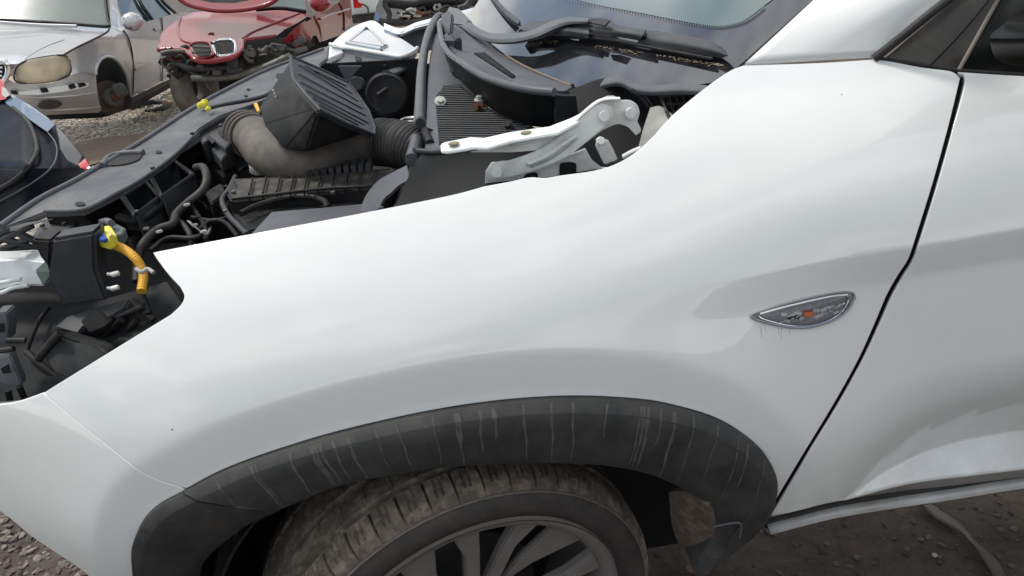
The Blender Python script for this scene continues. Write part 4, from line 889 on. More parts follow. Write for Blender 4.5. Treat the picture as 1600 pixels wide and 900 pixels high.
patch('link_rib', [[HY(821, 254, .317), HY(850, 240, .317), HY(876, 222, .317), HY(898, 208, .317)], [HY(826, 257, .310), HY(854, 245, .310), HY(880, 227, .310), HY(901, 212, .310)], [HY(830, 262, .317), HY(860, 250, .317), HY(885, 232, .317), HY(904, 216, .317)]], m_white2, hinge, thick=.001, smooth=180)
for a, b, r_, y in ((776, 270, .0095, .314), (944, 181, .010, .314), (985, 177, .0098, .322)): bm2('rivet', cyl_bm(HY(a, b, y), (0, -1, .12), r_, .008, 28, None, None, .0015), m_white2, hinge, 40)
arm = outline([[(905, 200), (925, 168), (945, 152), (960, 150)], [(960, 150), (972, 157)], [(972, 157), (985, 157), (996, 164), (1000, 176)], [(1000, 176), (996, 190)], [(996, 190), (1002, 204), (994, 212)], [(994, 212), (982, 199)], [(982, 199), (965, 194), (940, 205), (910, 225), (905, 200)]], 4)
prism('hinge_arm', [HY(a, b, .328) for a, b in arm], Vector((0, .004, 0)), m_white2, hinge, .001)
tube('arm_flange', [HY(a, b, .322) for a, b in ((800, 226), (850, 216), (885, 201), (912, 176), (938, 157), (968, 154))], .0055, m_white2, hinge, flat=.5)
prism('arm_web', [HY(a, b, .330) for a, b in ((735, 238), (800, 224), (860, 212), (895, 190), (925, 170), (930, 190), (895, 218), (850, 234), (800, 238))], Vector((0, .003, 0)), m_white2, hinge, .0005)
strap = [E(688, 225, 1.045), E(694, 221, 1.048), E(735, 214, 1.048), E(757, 215, 1.048), E(798, 206, 1.05), E(858, 197, 1.055), E(892, 184, 1.062), E(908, 176, 1.068), E(905, 190, 1.062), E(872, 208, 1.052), E(800, 220, 1.047), E(762, 231, 1.044), E(740, 230, 1.043), E(700, 237, 1.04), E(689, 236, 1.04)]
st = prism('bonnet_strap', strap, DN*.005, m_white3, hinge, .0015)
for a, b in ((709, 224), (822, 207)): bm2('strap_hole', cyl_bm(E(a, b, 1.0515 if a > 800 else 1.0475), (0, 0, 1), .0095, .0015, 20, None), mat('brass_dust', (.22, .19, .10), .7), st, 40)
prism('hinge_tab', [HY(a, b, .30) for a, b in ((930, 226), (938, 219), (950, 218), (958, 232), (966, 250), (945, 258), (936, 240))], Vector((0, .006, 0)), m_white2, hinge, .002)
bm2('tab_nut', cyl_bm(HY(938, 220, .295), (0, -1, .3), .0075, .012, 6, None, None, .0008), m_white2, hinge, 30)
tube('wing_flange', [HY(975, 245, .27), HY(988, 238, .26), HY(1003, 232, .25)], .005, m_white3, hinge)

# ------------------------------------------------------------------ loose bolts on the ribbed pad
def bolt(label, px, py, mh, ms, tilt, s=1.0, shaft=True):
    p = K(px, py, CZ+.012); t = thing('bolt', label, 'bolt', p); ax = Vector(tilt).normalized()
    bm2('head', cyl_bm(p+ax*.006*s, ax, .0085*s, .008*s, 6, None, None, .0008), mh, t, 30)
    bm2('flange', cyl_bm(p, ax, .0125*s, .004*s, 28, None, None, .001), mh, t, 40)
    if shaft: bm2('shank', cyl_bm(p-ax*.012*s, ax, .006*s, .02*s, 16, None, None, .0008), ms, t, 40)
bolt('pale flanged hex bolt standing upright at the left of the ribbed pad', 688, 158, m_boltw, m_rust, (.1, -.75, .65), 1.05, False)
bolt('pale bolt head with a rusty shank lying against the curved cowl wall', 749, 156, m_boltw, m_rust, (.1, -.2, 1), .95)
t = bolt('black capped bolt with rusty centre by the white bonnet hinge strap', 793, 196, m_rubber, m_rust, (-.1, -.7, .6), .95, False)
p = K(745, 168, CZ+.014)
rb_ = thing('rusty_nut', 'small brown rusty nut right in front of the pale bolt head', 'nut', p)
bm2('nut', cyl_bm(p, (-.6, -.7, .2), .0085, .012, 6, None, None, .001), m_rust, rb_, 30)
bm2('nut_washer', cyl_bm(p+Vector((.006, .006, 0)), (-.6, -.7, .2), .0115, .003, 20, None, None, .0006), m_rust, rb_, 30)

# ------------------------------------------------------------------ windscreen and wipers
clearp = outline([[(800, -60), (840, -25), (890, -4), (940, 9), (1000, 20), (1060, 32)], [(1060, 32), (1110, 40), (1140, 39), (1165, 30), (1190, 12)], [(1190, 12), (1230, -20), (1290, -80)], [(1290, -80), (800, -80)], [(800, -80), (800, -60)]], 5)
glp = outline([[(1366, -84), (1270, 0), (1156, 101)], [(1156, 101), (1120, 128)], [(1120, 128), (1060, 136), (1000, 138), (970, 128), (930, 134), (895, 140)], [(895, 140), (845, 120), (800, 97), (765, 70), (745, 54), (722, 34), (724, 24)], [(724, 24), (746, 4), (790, -80)], [(790, -80), (1366, -84)]], 5)
glp = [(a, b) for a, b in glp]
glass = prism('windscreen', [PW(a, b) for a, b in glp], -WN.normalized()*.005, m_glass, car, 0, None)
def quad_on(name, pp, h, m, par, th_=.0005): return prism(name, [PW(a, b, h) for a, b in pp], -WN.normalized()*th_, m, par, 0, None)
m_int = mat('seen_interior', (.085, .125, .11), .08, 0, 0, .9, var=.35, vscale=3, stretch=(1, .3, 1))
quad_on('clear_glass', clearp, .0012, m_int, glass)
bm = bmesh.new()
edge = crom([Vector((a, b, 0)) for a, b in ((880, 1), (940, 12), (1000, 23), (1060, 35), (1110, 43), (1140, 42), (1168, 33), (1194, 14))], 14)
for i, e in enumerate(edge):
    if i % 1 == 0:
        tube_bm([PW(e.x, e.y-4, .002), PW(e.x+.5, e.y+.5, .002)], .0007, 4, bm, n=1)
struct(bm2('frit_dots', bm, mat('frit_dot', (.12, .16, .16), .3), glass, 60), 'stuff')

def wiperpart(name, top_, bot, h, m, par, hb=None, th_=.012): 
    rows = [[PW(a, b, h) for a, b in top_], [PW((a+c)/2, (b+d)/2, h+.006) for (a, b), (c, d) in zip(top_, bot)], [PW(a, b, hb if hb is not None else h) for a, b in bot]]
    return patch(name, rows, m, par, thick=th_, smooth=45)
wip = bpy.data.objects.new('wiper', None); COL.objects.link(wip); wip.location = PW(760, 55, .03); wip.parent = car; wip.matrix_parent_inverse = WM[car.name].inverted(); WM[wip.name] = Matrix.Translation(wip.location); wip.empty_display_size = .05
wiperpart('wiper_arm', [(704, 11), (722, 24), (742, 40), (765, 51), (795, 52), (818, 50), (838, 44), (860, 34), (886, 27), (920, 28)], [(703, 22), (715, 36), (738, 55), (764, 65), (795, 66), (817, 63), (840, 57), (866, 45), (888, 38), (918, 37)], .045, m_seal, wip)
prism('wiper_pivot_cap', [PW(a, b, .05) for a, b in ((694, 24), (702, 9), (716, 12), (734, 30), (724, 40), (706, 38))], -WN.normalized()*.03, m_seal, wip, .006)
wiperpart('wiper_joint', [(888, 27), (920, 27), (950, 30), (962, 38), (985, 43), (1009, 46)], [(888, 50), (915, 54), (945, 58), (962, 58), (980, 60), (1000, 64)], .028, m_grey, wip, .018, .006)
wiperpart('wiper_blade', [(1010, 46), (1050, 52), (1095, 60), (1122, 70), (1136, 82)], [(994, 68), (1050, 76), (1095, 84), (1122, 90), (1132, 90)], .016, m_grey, wip, .010, .004)
wiperpart('wiper_blade', [(806, 50), (822, 36), (860, 33), (890, 38), (920, 42)], [(812, 55), (830, 55), (862, 54), (892, 56), (920, 60)], .030, m_grey, wip, .022)
prism('wiper_clip', [PW(a, b, .052) for a, b in ((922, 29), (938, 28), (953, 31), (945, 40), (925, 36))], -WN.normalized()*.004, m_black, wip, .001)
wiperpart('wiper_rubber_reflection', [(820, 54), (862, 54), (915, 56), (962, 60), (1000, 67), (1060, 78), (1112, 88)], [(822, 60), (862, 60), (915, 62), (962, 67), (1000, 74), (1060, 85), (1110, 94)], .009, m_rubber, wip, .002, .004)  # rubber edge, with the blade's dark reflection in the glass built into it
bm = bmesh.new()
for i in range(260):
    t = random.random(); 
    if mnoise.noise(Vector((t*9, 3.3, 0))) < -.05: continue
    a = lerp(835, 1130, t); b = lerp(60, 101, t**1.15) + random.uniform(0, 7)*random.random()
    box_bm(PW(a, b, .002), (random.uniform(.001, .004), random.uniform(.001, .005), .0008), Matrix.Rotation(random.uniform(-.6, .6), 3, 'Z'), bm, 0)
struct(bm2('sand', bm, mat('sand', (.36, .29, .22), .95, var=.4, vscale=80), glass, 30), 'stuff')
wip2 = bpy.data.objects.new('wiper', None); COL.objects.link(wip2); wip2.location = PW(790, 15, .03); wip2.parent = car; wip2.matrix_parent_inverse = WM[car.name].inverted(); WM[wip2.name] = Matrix.Translation(wip2.location); wip2.empty_display_size = .05
wiperpart('wiper_blade', [(752, -40), (778, 0), (798, 20), (813, 32)], [(740, -40), (768, 2), (790, 28), (806, 41)], .03, m_grey, wip2, .022)

# ------------------------------------------------------------------ background cars
def cdt(pix, step):
    out = []
    for a, b in zip(pix, pix[1:]+pix[:1]):
        n = max(1, int(math.hypot(a[0]-b[0], a[1]-b[1])/step))
        out += [(lerp(a[0], b[0], i/n), lerp(a[1], b[1], i/n)) for i in range(n)]
    k = len(out)
    def inside(x, z):
        c = False; j = k-1
        for i in range(k):
            xi, zi = out[i]; xj, zj = out[j]
            if (zi > z) != (zj > z) and x < (xj-xi)*(z-zi)/(zj-zi)+xi: c = not c
            j = i
        return c
    vs = list(out); x = min(p[0] for p in out)
    while x < max(p[0] for p in out):
        y = min(p[1] for p in out)
        while y < max(p[1] for p in out):
            if inside(x, y) and min((x-p[0])**2+(y-p[1])**2 for p in out) > (step*.6)**2: vs.append((x, y))
            y += step
        x += step
    r = delaunay_2d_cdt([Vector(p) for p in vs], [(i, (i+1) % k) for i in range(k)], [], 1, 1e-5)
    return r[0], [list(q) for q in r[2]]
def ppan(name, pix, yf, m, parent, step=8, th_=.03, smooth=60):
    v, F = cdt(pix, step); n = len(v); fn = yf if callable(yf) else (lambda a, b: yf)
    V = [PY(p.x, p.y, fn(p.x, p.y)) for p in v]; V += [p+(p-CAM).normalized()*th_ for p in V]
    be = {}
    for q in F:
        for a, b in zip(q, q[1:]+q[:1]): be[frozenset((a, b))] = be.get(frozenset((a, b)), 0)+1
    FF = F + [[a+n for a in q[::-1]] for q in F]
    for q in F:
        for a, b in zip(q, q[1:]+q[:1]):
            if be[frozenset((a, b))] == 1: FF.append([b, a, a+n, b+n])
    bm = bmesh.new(); vv = [bm.verts.new(p) for p in V]
    for q in FF:
        try: bm.faces.new([vv[i] for i in q])
        except ValueError: pass
    return bm2(name, bm, m, parent, smooth)
def pl2(tab):
    def g(x, y=0):
        if x <= tab[0][0]: return tab[0][1]
        for (a, u), (b, w) in zip(tab, tab[1:]):
            if x <= b: t = (x-a)/(b-a); return lerp(u, w, t)
        return tab[-1][1]
    return g
def T3(name, pts, y, r_, m, par, **k): return tube(name, [PY(a, b, y(a, b) if callable(y) else y) for a, b in pts], r_, m, par, **k)
m_bgl = mat('greenish_windscreen', (.12, .15, .14), .12, 0, 0, .8, var=.6, vscale=2.2)
m_sgl = mat('blue_side_glass', (.03, .05, .06), .05, 0, 0, 1)

m_mir = mat('mirror_black', (.010, .012, .011), .45, spec=.2, dust=DUST, dustamt=.15)
ppan('mirror_housing', outline([[(1546, 64), (1549, 53), (1562, 43), (1600, 14), (1700, -30)], [(1700, -30), (1700, 108)], [(1700, 108), (1620, 106), (1575, 101), (1556, 92), (1550, 78), (1546, 64)]], 4), lambda a, b: .08 - .05*math.exp(-((b-62)/16)**2), m_mir, car, 6, .05)
# silver saloon
sv = thing('parked_car', 'silver saloon with yellowed headlamp and no front wheel, at the top left', 'car', PZ(120, 180, GZ), None)
ys = pl2([(100, 5.9), (120, 5.98), (150, 6.2), (180, 6.55), (205, 7.0), (240, 7.9), (285, 9.0), (310, 9.6)])
def yside(a, b): return ys(a) - .05*math.exp(-((b-lerp(115, 60, (a-150)/150))/22)**2) + max(0, 60-b)*.008
arch = [(150, 116), (150, 108), (154, 97), (161, 90), (168, 88), (178, 91), (188, 100), (196, 114), (201, 130), (205, 150), (206, 154)]
ppan('front_wing', [(100, 85), (120, 73), (145, 61), (165, 51), (171, 44), (176, 40), (192, 46), (200, 58), (206, 80), (208, 120), (206, 154)]+arch[::-1][1:]+[(128, 112), (113, 117), (112, 104), (110, 94)], yside, m_silver, sv, 6)
ppan('front_door', [(192, 46), (205, 43), (236, 32), (252, 27), (254, 70), (252, 128), (206, 153), (208, 120), (206, 80), (200, 58)], yside, m_silver, sv, 7)
ppan('rear_door', [(253, 27), (275, 21), (300, 17), (302, 90), (300, 108), (253, 128), (255, 70)], yside, m_silver, sv, 7)
ppan('sill', [(205, 153), (252, 129), (300, 109), (300, 114), (252, 137), (207, 161)], yside, m_dcar, sv, 8)
T3('door_seam', [(193, 47), (201, 60), (207, 85), (209, 120), (207, 150)], lambda a, b: yside(a, b)-.012, .006, m_dcar, sv)
T3('door_seam', [(253, 28), (255, 70), (253, 127)], lambda a, b: yside(a, b)-.012, .006, m_dcar, sv)
prism('side_moulding', [PY(a, b, yside(a, b)-.03) for a, b in ((211, 106), (235, 96), (262, 85), (262, 89), (235, 101), (212, 112))], Vector((-.02, .03, 0)), m_silver, sv, .004)
prism('door_handle', [PY(a, b, yside(a, b)-.06) for a, b in ((241, 43), (251, 41), (253, 47), (243, 49))], Vector((-.02, .04, 0)), m_silver, sv, .008)
bon = lambda a, b: lerp(5.75, 7.1, max(0, min(1, (98-b)/58))) + max(0, a-60)/110*.12
ppan('bonnet', [(-80, 28), (0, 34), (80, 37), (130, 40), (171, 43), (165, 51), (145, 61), (120, 73), (100, 85), (75, 87), (48, 91), (30, 99), (20, 108), (12, 118), (10, 100), (0, 95), (-80, 88)], bon, m_silver, sv, 8)
T3('bonnet_seam', [(171, 44), (166, 51), (145, 62), (120, 74), (99, 86)], lambda a, b: ys(a)-.03, .008, m_dcar, sv)
T3('bonnet_crease', [(100, 62), (75, 71), (50, 84), (40, 92)], lambda a, b: bon(a, b)-.01, .006, m_silver, sv)
bmp = lambda a, b: 5.72 + max(0, a/150)**2.2*.45 + max(0, b-150)*.006
ppan('front_bumper', [(-80, 112), (0, 122), (10, 122), (22, 129), (45, 132), (80, 130), (105, 121), (113, 116), (128, 112), (150, 115), (151, 135), (154, 155), (158, 172), (155, 176), (110, 178), (65, 180), (0, 160), (-80, 150)], bmp, m_silver, sv, 7)
hlp = outline([[(22, 116), (27, 104), (40, 95), (58, 91), (76, 88), (98, 86), (108, 91), (112, 103), (108, 117), (96, 123), (75, 128), (45, 130), (28, 129), (22, 123), (22, 116)]], 3)
ppan('headlamp', hlp, lambda a, b: bmp(a, b)+.03-.05*(1-((a-66)/45)**2), m_fogl, sv, 6, smooth=180)
T3('headlamp_seal', hlp, lambda a, b: bmp(a, b)+.0, .007, m_dcar, sv, n=1)
gr = [(-40, 96), (0, 96), (8, 97), (12, 105), (12, 115), (6, 127), (0, 131), (-40, 132)]
ppan('grille', gr, 5.70, m_deep, sv, 8)
T3('grille_frame', gr[1:7], 5.68, .022, m_chrome, sv, n=3)
for i in range(5): T3('grille_bar', [(-40, 99+i*6.5), (5-i*.4, 99+i*6.5)], 5.68, .010, m_chrome, sv, n=1)
strip = [(27, 143), (60, 140), (100, 134), (125, 129), (136, 129), (139, 133), (132, 138), (100, 143), (60, 148), (29, 149)]
prism('bumper_insert', [PY(a, b, bmp(a, b)-.02) for a, b in strip], Vector((0, .02, 0)), m_white3, sv, .006)
for q in ([(16, 141), (26, 142), (28, 148), (18, 147)], [(62, 138), (73, 137), (76, 144), (65, 145)], [(106, 133), (115, 130), (119, 137), (110, 140)], [(121, 130), (132, 129), (135, 134), (124, 137)]): prism('insert_hole', [PY(a, b, bmp(a, b)-.03) for a, b in q], Vector((0, .008, 0)), m_deep, sv, .002)
ppan('fog_recess', outline([[(59, 165), (66, 159), (80, 157), (93, 159), (97, 163), (90, 168), (72, 171), (61, 169), (59, 165)]], 3), lambda a, b: bmp(a, b)-.02, m_junk, sv, 6)
T3('bumper_lip', [(-10, 147), (60, 152), (110, 150), (150, 145)], lambda a, b: bmp(a, b)-.0, .010, m_silver, sv)
T3('chin', [(60, 173), (110, 171), (156, 167)], lambda a, b: bmp(a, b)-.0, .010, m_silver, sv)
T3('arch_lip', arch[:-1], lambda a, b: yside(a, b)-.01, .014, m_silver, sv, n=3)
ppan('wheel_well', [(148, 118), (155, 92), (170, 84), (190, 96), (206, 125), (210, 165), (155, 172)], lambda a, b: ys(a)+.35, m_deep, sv, 10)
ppan('underbody', [(-40, 165), (60, 178), (155, 174), (206, 158), (300, 110), (300, 118), (215, 166), (160, 184), (60, 188), (-40, 180)], lambda a, b: ys(a)+.45, m_deep, sv, 10)
hub = PY(170, 152, 6.62)
bd_ = bm2('brake_disc', cyl_bm(hub, (1, -.75, 0), .155, .03, 36, None, None, .005), mat('disc_rust', (.075, .048, .038), .6, .3, var=.4, vscale=15), sv, 40)
bm2('disc_hat', cyl_bm(hub+Vector((.05, -.035, 0)), (1, -.75, 0), .085, .07, 30, None, None, .006), m_junk, bd_, 40)
bm2('wheel_hub', cyl_bm(hub+Vector((.09, -.07, 0)), (1, -.75, 0), .035, .05, 20, None, None, .005), m_rust, bd_, 40)
prism('brake_caliper', [PY(a, b, 6.5) for a, b in ((172, 134), (178, 131), (186, 139), (190, 150), (184, 154), (178, 144))], Vector((.05, .08, 0)), m_junk, bd_, .01)
wsp = [(-80, -50), (160, -50), (163, -10), (166, 10), (169, 30), (170, 40), (120, 37), (60, 33), (0, 31), (-80, 25)]
ppan('windscreen', wsp, lambda a, b: 7.1+(40-b)*.008, m_bgl, sv, 10, .01)
T3('windscreen_rubber', [(162, -30), (166, 10), (169, 30), (170, 41), (120, 38), (60, 34), (0, 31), (-60, 26)], lambda a, b: 7.06+(40-b)*.008, .016, m_black, sv)
T3('wiper', [(-30, 30), (10, 31), (65, 35)], 7.0, .012, m_black, sv)
T3('scuttle', [(-60, 30), (0, 35), (60, 39), (120, 41)], 6.98, .016, m_silver, sv)
ppan('front_pillar', [(166, -50), (171, 0), (173, 41), (176, 42), (192, 47), (196, 45), (190, 30), (184, 10), (180, -50)], lambda a, b: 6.75+(45-b)*.012+(a-170)*.01, m_silver, sv, 8)
ppan('door_glass', [(181, -50), (185, 5), (192, 28), (200, 42), (236, 31), (222, 10), (214, 0), (200, -50)], lambda a, b: ys(a)+.2+(45-b)*.02, m_sgl, sv, 8, .01)
ppan('door_glass', [(202, -50), (218, 0), (226, 10), (240, 30), (273, 21), (255, 3), (240, -50)], lambda a, b: ys(a)+.2+(45-b)*.02, m_sgl, sv, 8, .01)
T3('window_pillar', [(203, -40), (217, 0), (238, 31)], lambda a, b: ys(a)+.1+(45-b)*.02, .02, m_black, sv)
T3('window_pillar', [(240, -20), (255, 3), (274, 21)], lambda a, b: ys(a)+.1+(45-b)*.02, .02, m_dcar, sv)
ppan('rear_quarter', [(240, -50), (258, 0), (276, 20), (300, 20), (300, 8), (285, 0), (270, -20)], lambda a, b: ys(a)+.2, m_silver, sv, 9)
mh = tube_bm([PY(196, 33, 6.55), PY(203, 34, 6.5), PY(212, 34, 6.55), PY(219, 36, 6.62)], lambda t: .02+.062*math.sin(math.pi*min(1, t*.9+.08)), 16)
bm2('mirror', mh, m_silver, sv, 180)
ppan('mirror_glass', outline([[(192, 28), (199, 31), (205, 38), (206, 44), (199, 45), (194, 40), (192, 28)]], 3), 6.44, m_dcar, sv, 5)

# red coupe, front stripped
rc = thing('parked_car', 'dark red coupe with stripped nose and one chrome ringed grille, behind the silver saloon', 'car', PZ(320, 150, GZ))
yh = lambda a, b: lerp(6.1, 7.4, max(0, min(1, (92-b)/75))) + abs(a-345)**2*.000012
hood = [(246, 74), (248, 62), (254, 48), (266, 38), (282, 27), (300, 19), (350, 16), (420, 14), (470, 14), (482, 18), (478, 27), (462, 36), (444, 46), (432, 56), (400, 60), (384, 62), (378, 66), (377, 78), (370, 84), (360, 90), (335, 94), (316, 95), (305, 93), (298, 86), (288, 78), (270, 76), (248, 78)]
ppan('bonnet', hood, yh, m_red, rc, 8)
T3('bonnet_edge', [(247, 78), (270, 77), (288, 79), (299, 88), (306, 94), (318, 96), (336, 95), (360, 91), (371, 85), (378, 78), (379, 67), (385, 63), (400, 61), (432, 57)], lambda a, b: yh(a, b)-.02, .022, m_red, rc, n=2)
T3('bonnet_line', [(282, 28), (278, 45), (284, 62), (300, 68)], lambda a, b: yh(a, b)-.005, .012, m_red, rc)
T3('bonnet_line', [(470, 20), (430, 36), (395, 50), (380, 60)], lambda a, b: yh(a, b)-.005, .012, m_red, rc)
k1 = outline([[(298, 71), (304, 67), (322, 66), (329, 70), (332, 80), (330, 87), (312, 91), (303, 84), (298, 71)]], 3)
k2 = outline([[(331, 67), (340, 63), (360, 62), (366, 66), (368, 77), (364, 84), (345, 88), (337, 82), (331, 67)]], 3)
ppan('grille_opening', k1, lambda a, b: yh(a, b)-.03, m_deep, rc, 6, .01)
T3('grille_lip', k1, lambda a, b: yh(a, b)-.04, .012, m_red, rc, n=1)
for l in ([(300, 82), (330, 80)], [(302, 73), (328, 74)], [(310, 88), (328, 84)]): T3('radiator_tube', l, 6.1, .012, m_junk, rc, n=1)
ppan('kidney_grille', k2, lambda a, b: yh(a, b)-.03, m_deep, rc, 6, .01)
for i in range(9): T3('grille_slat', [(336+i*3.6, 65+abs(i-4)*.3), (339+i*3.1, 86-i*.4)], 6.05, .006, m_junk, rc, n=1)
T3('grille_ring', k2, lambda a, b: yh(a, b)-.05, .015, m_chrome, rc, n=1)
bm2('badge', cyl_bm(PY(330, 54, yh(330, 54)-.0), (0, -.5, 1), .03, .01, 20), m_red, rc, 40)
front = lambda a, b: 6.5
ppan('front_panel', [(250, 76), (300, 84), (378, 80), (384, 64), (470, 55), (492, 70), (470, 85), (400, 112), (350, 126), (300, 128), (262, 110), (256, 95)], front, m_dcar, rc, 10)
T3('bumper_beam', [(300, 122), (340, 122), (375, 117), (420, 102), (455, 85)], 6.25, .05, m_junk, rc, flat=.6)
T3('bumper_beam', [(268, 98), (285, 104), (310, 108), (345, 106), (380, 100)], 6.3, .035, m_dcar, rc)
random.seed(11)
for i in range(60):
    a = random.uniform(258, 470); b0 = lerp(80, 62, (a-258)/212); b = random.uniform(b0+2, b0+42) if a < 400 else random.uniform(b0, b0+25)
    a2 = a+random.uniform(-22, 22); b2 = b+random.uniform(-10, 10); mm = random.choice((m_dcar, m_junk, m_black, m_deep, m_junk)); yy = random.uniform(6.25, 6.45)
    if random.random() < .5: T3('nose_pipe', [(a, b), ((a+a2)/2, (b+b2)/2+random.uniform(-6, 6)), (a2, b2)], yy, random.uniform(.008, .028), mm, rc, seg=8)
    else: bm2('nose_bracket', box_bm(PY(a, b, yy), (random.uniform(.03, .14), .05, random.uniform(.02, .09)), Matrix.Rotation(random.uniform(-.7, .7), 3, 'Y'), None, .006), mm, rc)
for a, b, r_ in ((262, 98, .05), (270, 108, .045), (302, 104, .06)):
    bm2('lamp_mount', tube_bm([PY(a, b, 6.3)+Vector((r_*math.cos(q*math.pi/9), 0, r_*math.sin(q*math.pi/9))) for q in range(18)], .012, 8, n=1, closed=True), m_junk, rc, 180)
T3('lamp_strip', [(252, 83), (268, 80), (288, 80)], 6.2, .016, m_junk, rc)
T3('tow_panel', [(262, 90), (282, 96), (290, 90)], 6.35, .03, m_red, rc)
yf = pl2([(440, 6.3), (470, 6.5), (500, 7.2), (550, 9)])
ppan('front_wing', outline([[(440, 68), (447, 58), (460, 44), (474, 34), (484, 27), (492, 24)], [(492, 24), (500, 40), (504, 62)], [(504, 62), (500, 66), (494, 56), (488, 58), (486, 70)], [(486, 70), (472, 77), (462, 74), (452, 66), (440, 68)]], 3), lambda a, b: yf(a), m_red, rc, 7)
ppan('wing_well', [(484, 50), (496, 50), (505, 64), (490, 72), (484, 72)], lambda a, b: yf(a)+.1, m_deep, rc, 8)
ppan('engine_gap', [(430, 58), (445, 46), (465, 36), (480, 26), (488, 28), (462, 46), (446, 66)], 6.7, m_deep, rc, 8)
ppan('door', [(492, 24), (498, 18), (512, 16), (530, 3), (540, -20), (548, -10), (549, 20), (548, 34), (536, 50), (506, 64), (500, 40)], lambda a, b: yf(a)-.05, m_red, rc, 7)
T3('door_seam', [(530, 5), (537, 20), (538, 48)], lambda a, b: yf(a)-.08, .008, m_deep, rc)
T3('belt_line', [(500, 30), (520, 22), (546, 14)], lambda a, b: yf(a)-.08, .012, m_red, rc)
prism('handle', [PY(a, b, 7.7) for a, b in ((527, 22), (533, 20), (534, 23), (528, 25))], Vector((0, .03, 0)), m_red, rc, .006)
ppan('windscreen', [(390, 16), (470, 15), (484, 18), (478, -30), (390, -30)], lambda a, b: 7.5+(20-b)*.01, m_bgl, rc, 9, .01)
T3('pillar', [(484, 22), (482, 10), (474, -20)], 7.3, .03, m_silver, rc)
T3('cowl_strip', [(400, 15), (440, 13), (482, 19)], 7.35, .02, m_black, rc)
bm2('mirror', tube_bm([PY(488, 5, 6.9), PY(496, 6, 6.85), PY(506, 6, 6.85), PY(514, 7, 6.9)], lambda t: .03+.045*math.sin(math.pi*min(1, t+.05)), 14), m_red, rc, 180)
def btyre(c, ax, R, w, par, m=m_side): 
    q = Vector(ax).normalized().to_track_quat('Z', 'Y').to_matrix()
    t = bm2('tyre', tube_bm([Vector(c)+q @ Vector((R*math.cos(a*math.pi/18), R*math.sin(a*math.pi/18), 0)) for a in range(36)], w, 12, n=1, closed=True), m, par, 180)
    return t
btyre(PY(305, 135, 6.6), (1, -.3, 0), .22, .10, rc, m_duct)
T3('drop_link', [(325, 118), (322, 130), (330, 142)], 6.3, .012, m_junk, rc)
ppan('underside', [(262, 112), (400, 108), (460, 84), (500, 66), (545, 50), (545, 56), (480, 88), (400, 128), (330, 150), (290, 150)], 7.2, m_deep, rc, 12)
# loose red panel lying above the coupe
lr = thing('boot_lid', 'loose red boot lid with its rear glass lying across the red coupe bonnet', 'car panel', PY(350, 5, 6.6))
ppan('lid_panel', outline([[(268, -20), (280, -2), (296, 8), (330, 15), (362, 16), (395, 12), (425, 3), (445, -20)], [(445, -20), (268, -20)]], 4), lambda a, b: 6.7+(16-b)*.012, m_red, lr, 7, .04)
T3('lid_edge', [(270, -14), (282, 0), (298, 9), (330, 16), (362, 17), (395, 13), (425, 4), (440, -12)], 6.62, .02, m_red, lr)
ppan('lid_glass', [(300, -20), (312, 0), (330, 4), (365, 5), (388, 1), (410, -20)], 6.60, m_bgl, lr, 8, .01)

# white estate and black car behind
ws = thing('parked_car', 'white estate car with a red tail lamp in the far background behind the red coupe', 'car', PZ(570, 40, GZ))
ppan('body', [(543, -25), (590, -25), (594, 0), (588, 22), (550, 26), (549, 8)], 10.5, m_white3, ws, 8, .1)
ppan('rear_bumper', [(549, 24), (590, 20), (587, 33), (552, 37)], 10.4, m_dcar, ws, 8, .1)
ppan('tail_lamp', [(551, -2), (558, -2), (561, 4), (567, 6), (565, 12), (553, 13)], 10.3, m_redl, ws, 5, .05)
T3('tailgate_seam', [(566, 6), (574, 12), (576, 22)], 10.38, .012, m_dcar, ws)
T3('bumper_seam', [(551, 24), (588, 20)], 10.36, .012, m_dcar, ws)
bc = thing('parked_car', 'black car with open engine bay behind the clear headlamp at the top', 'car', PZ(640, 45, GZ))
ppan('body_front', [(584, 30), (588, 10), (596, -10), (640, -30), (770, -30), (748, 4), (735, 14), (700, 22), (660, 32), (640, 40), (604, 40), (590, 38)], lambda a, b: 6.6+(40-b)*.02, m_dcar, bc, 9)
ppan('engine_recess', [(620, 20), (640, 10), (720, 5), (725, 12), (700, 20), (660, 26), (628, 30)], 6.55, m_deep, bc, 8)
T3('front_rail', [(588, 32), (604, 35), (640, 34), (672, 27), (700, 20), (728, 14)], 6.45, .035, m_dcar, bc)
T3('upper_rail', [(598, 4), (640, 8), (660, 4), (700, 2), (745, 3)], 6.5, .04, m_black, bc)
T3('strut_bar', [(600, 6), (608, 20), (606, 32)], 6.45, .025, m_grey, bc)
prism('sky_glint', [PY(a, b, 6.4) for a, b in ((584, 32), (590, 18), (594, 24), (592, 34))], Vector((0, .03, 0)), mat('sky_glint_blue', (.25, .4, .62), .1, .2, coat=1), bc, .006)  # small piece coloured blue to paint a sky reflection
for i in range(34):
    a = random.uniform(624, 716); b = lerp(26, 12, (a-624)/92)+random.uniform(-7, 5); mm = random.choice((m_junk, m_dcar, m_steel, m_rust, m_pale, m_black))
    if i % 2: T3('engine_pipe', [(a-8, b), (a, b+random.uniform(-4, 4)), (a+9, b+2)], 6.42, random.uniform(.008, .02), mm, bc, seg=8)
    else: bm2('engine_piece', box_bm(PY(a, b, 6.45), (random.uniform(.03, .09), .05, random.uniform(.02, .06)), Matrix.Rotation(random.uniform(-.7, .7), 3, 'Y'), None, .006), mm, bc)
T3('bonnet_stay', [(716, 14), (730, 8), (742, -10)], 6.3, .03, m_grey, bc)
ppan('windscreen', [(745, 20), (760, 0), (790, -30), (760, -40), (735, 0)], 6.9, m_sgl, bc, 8)

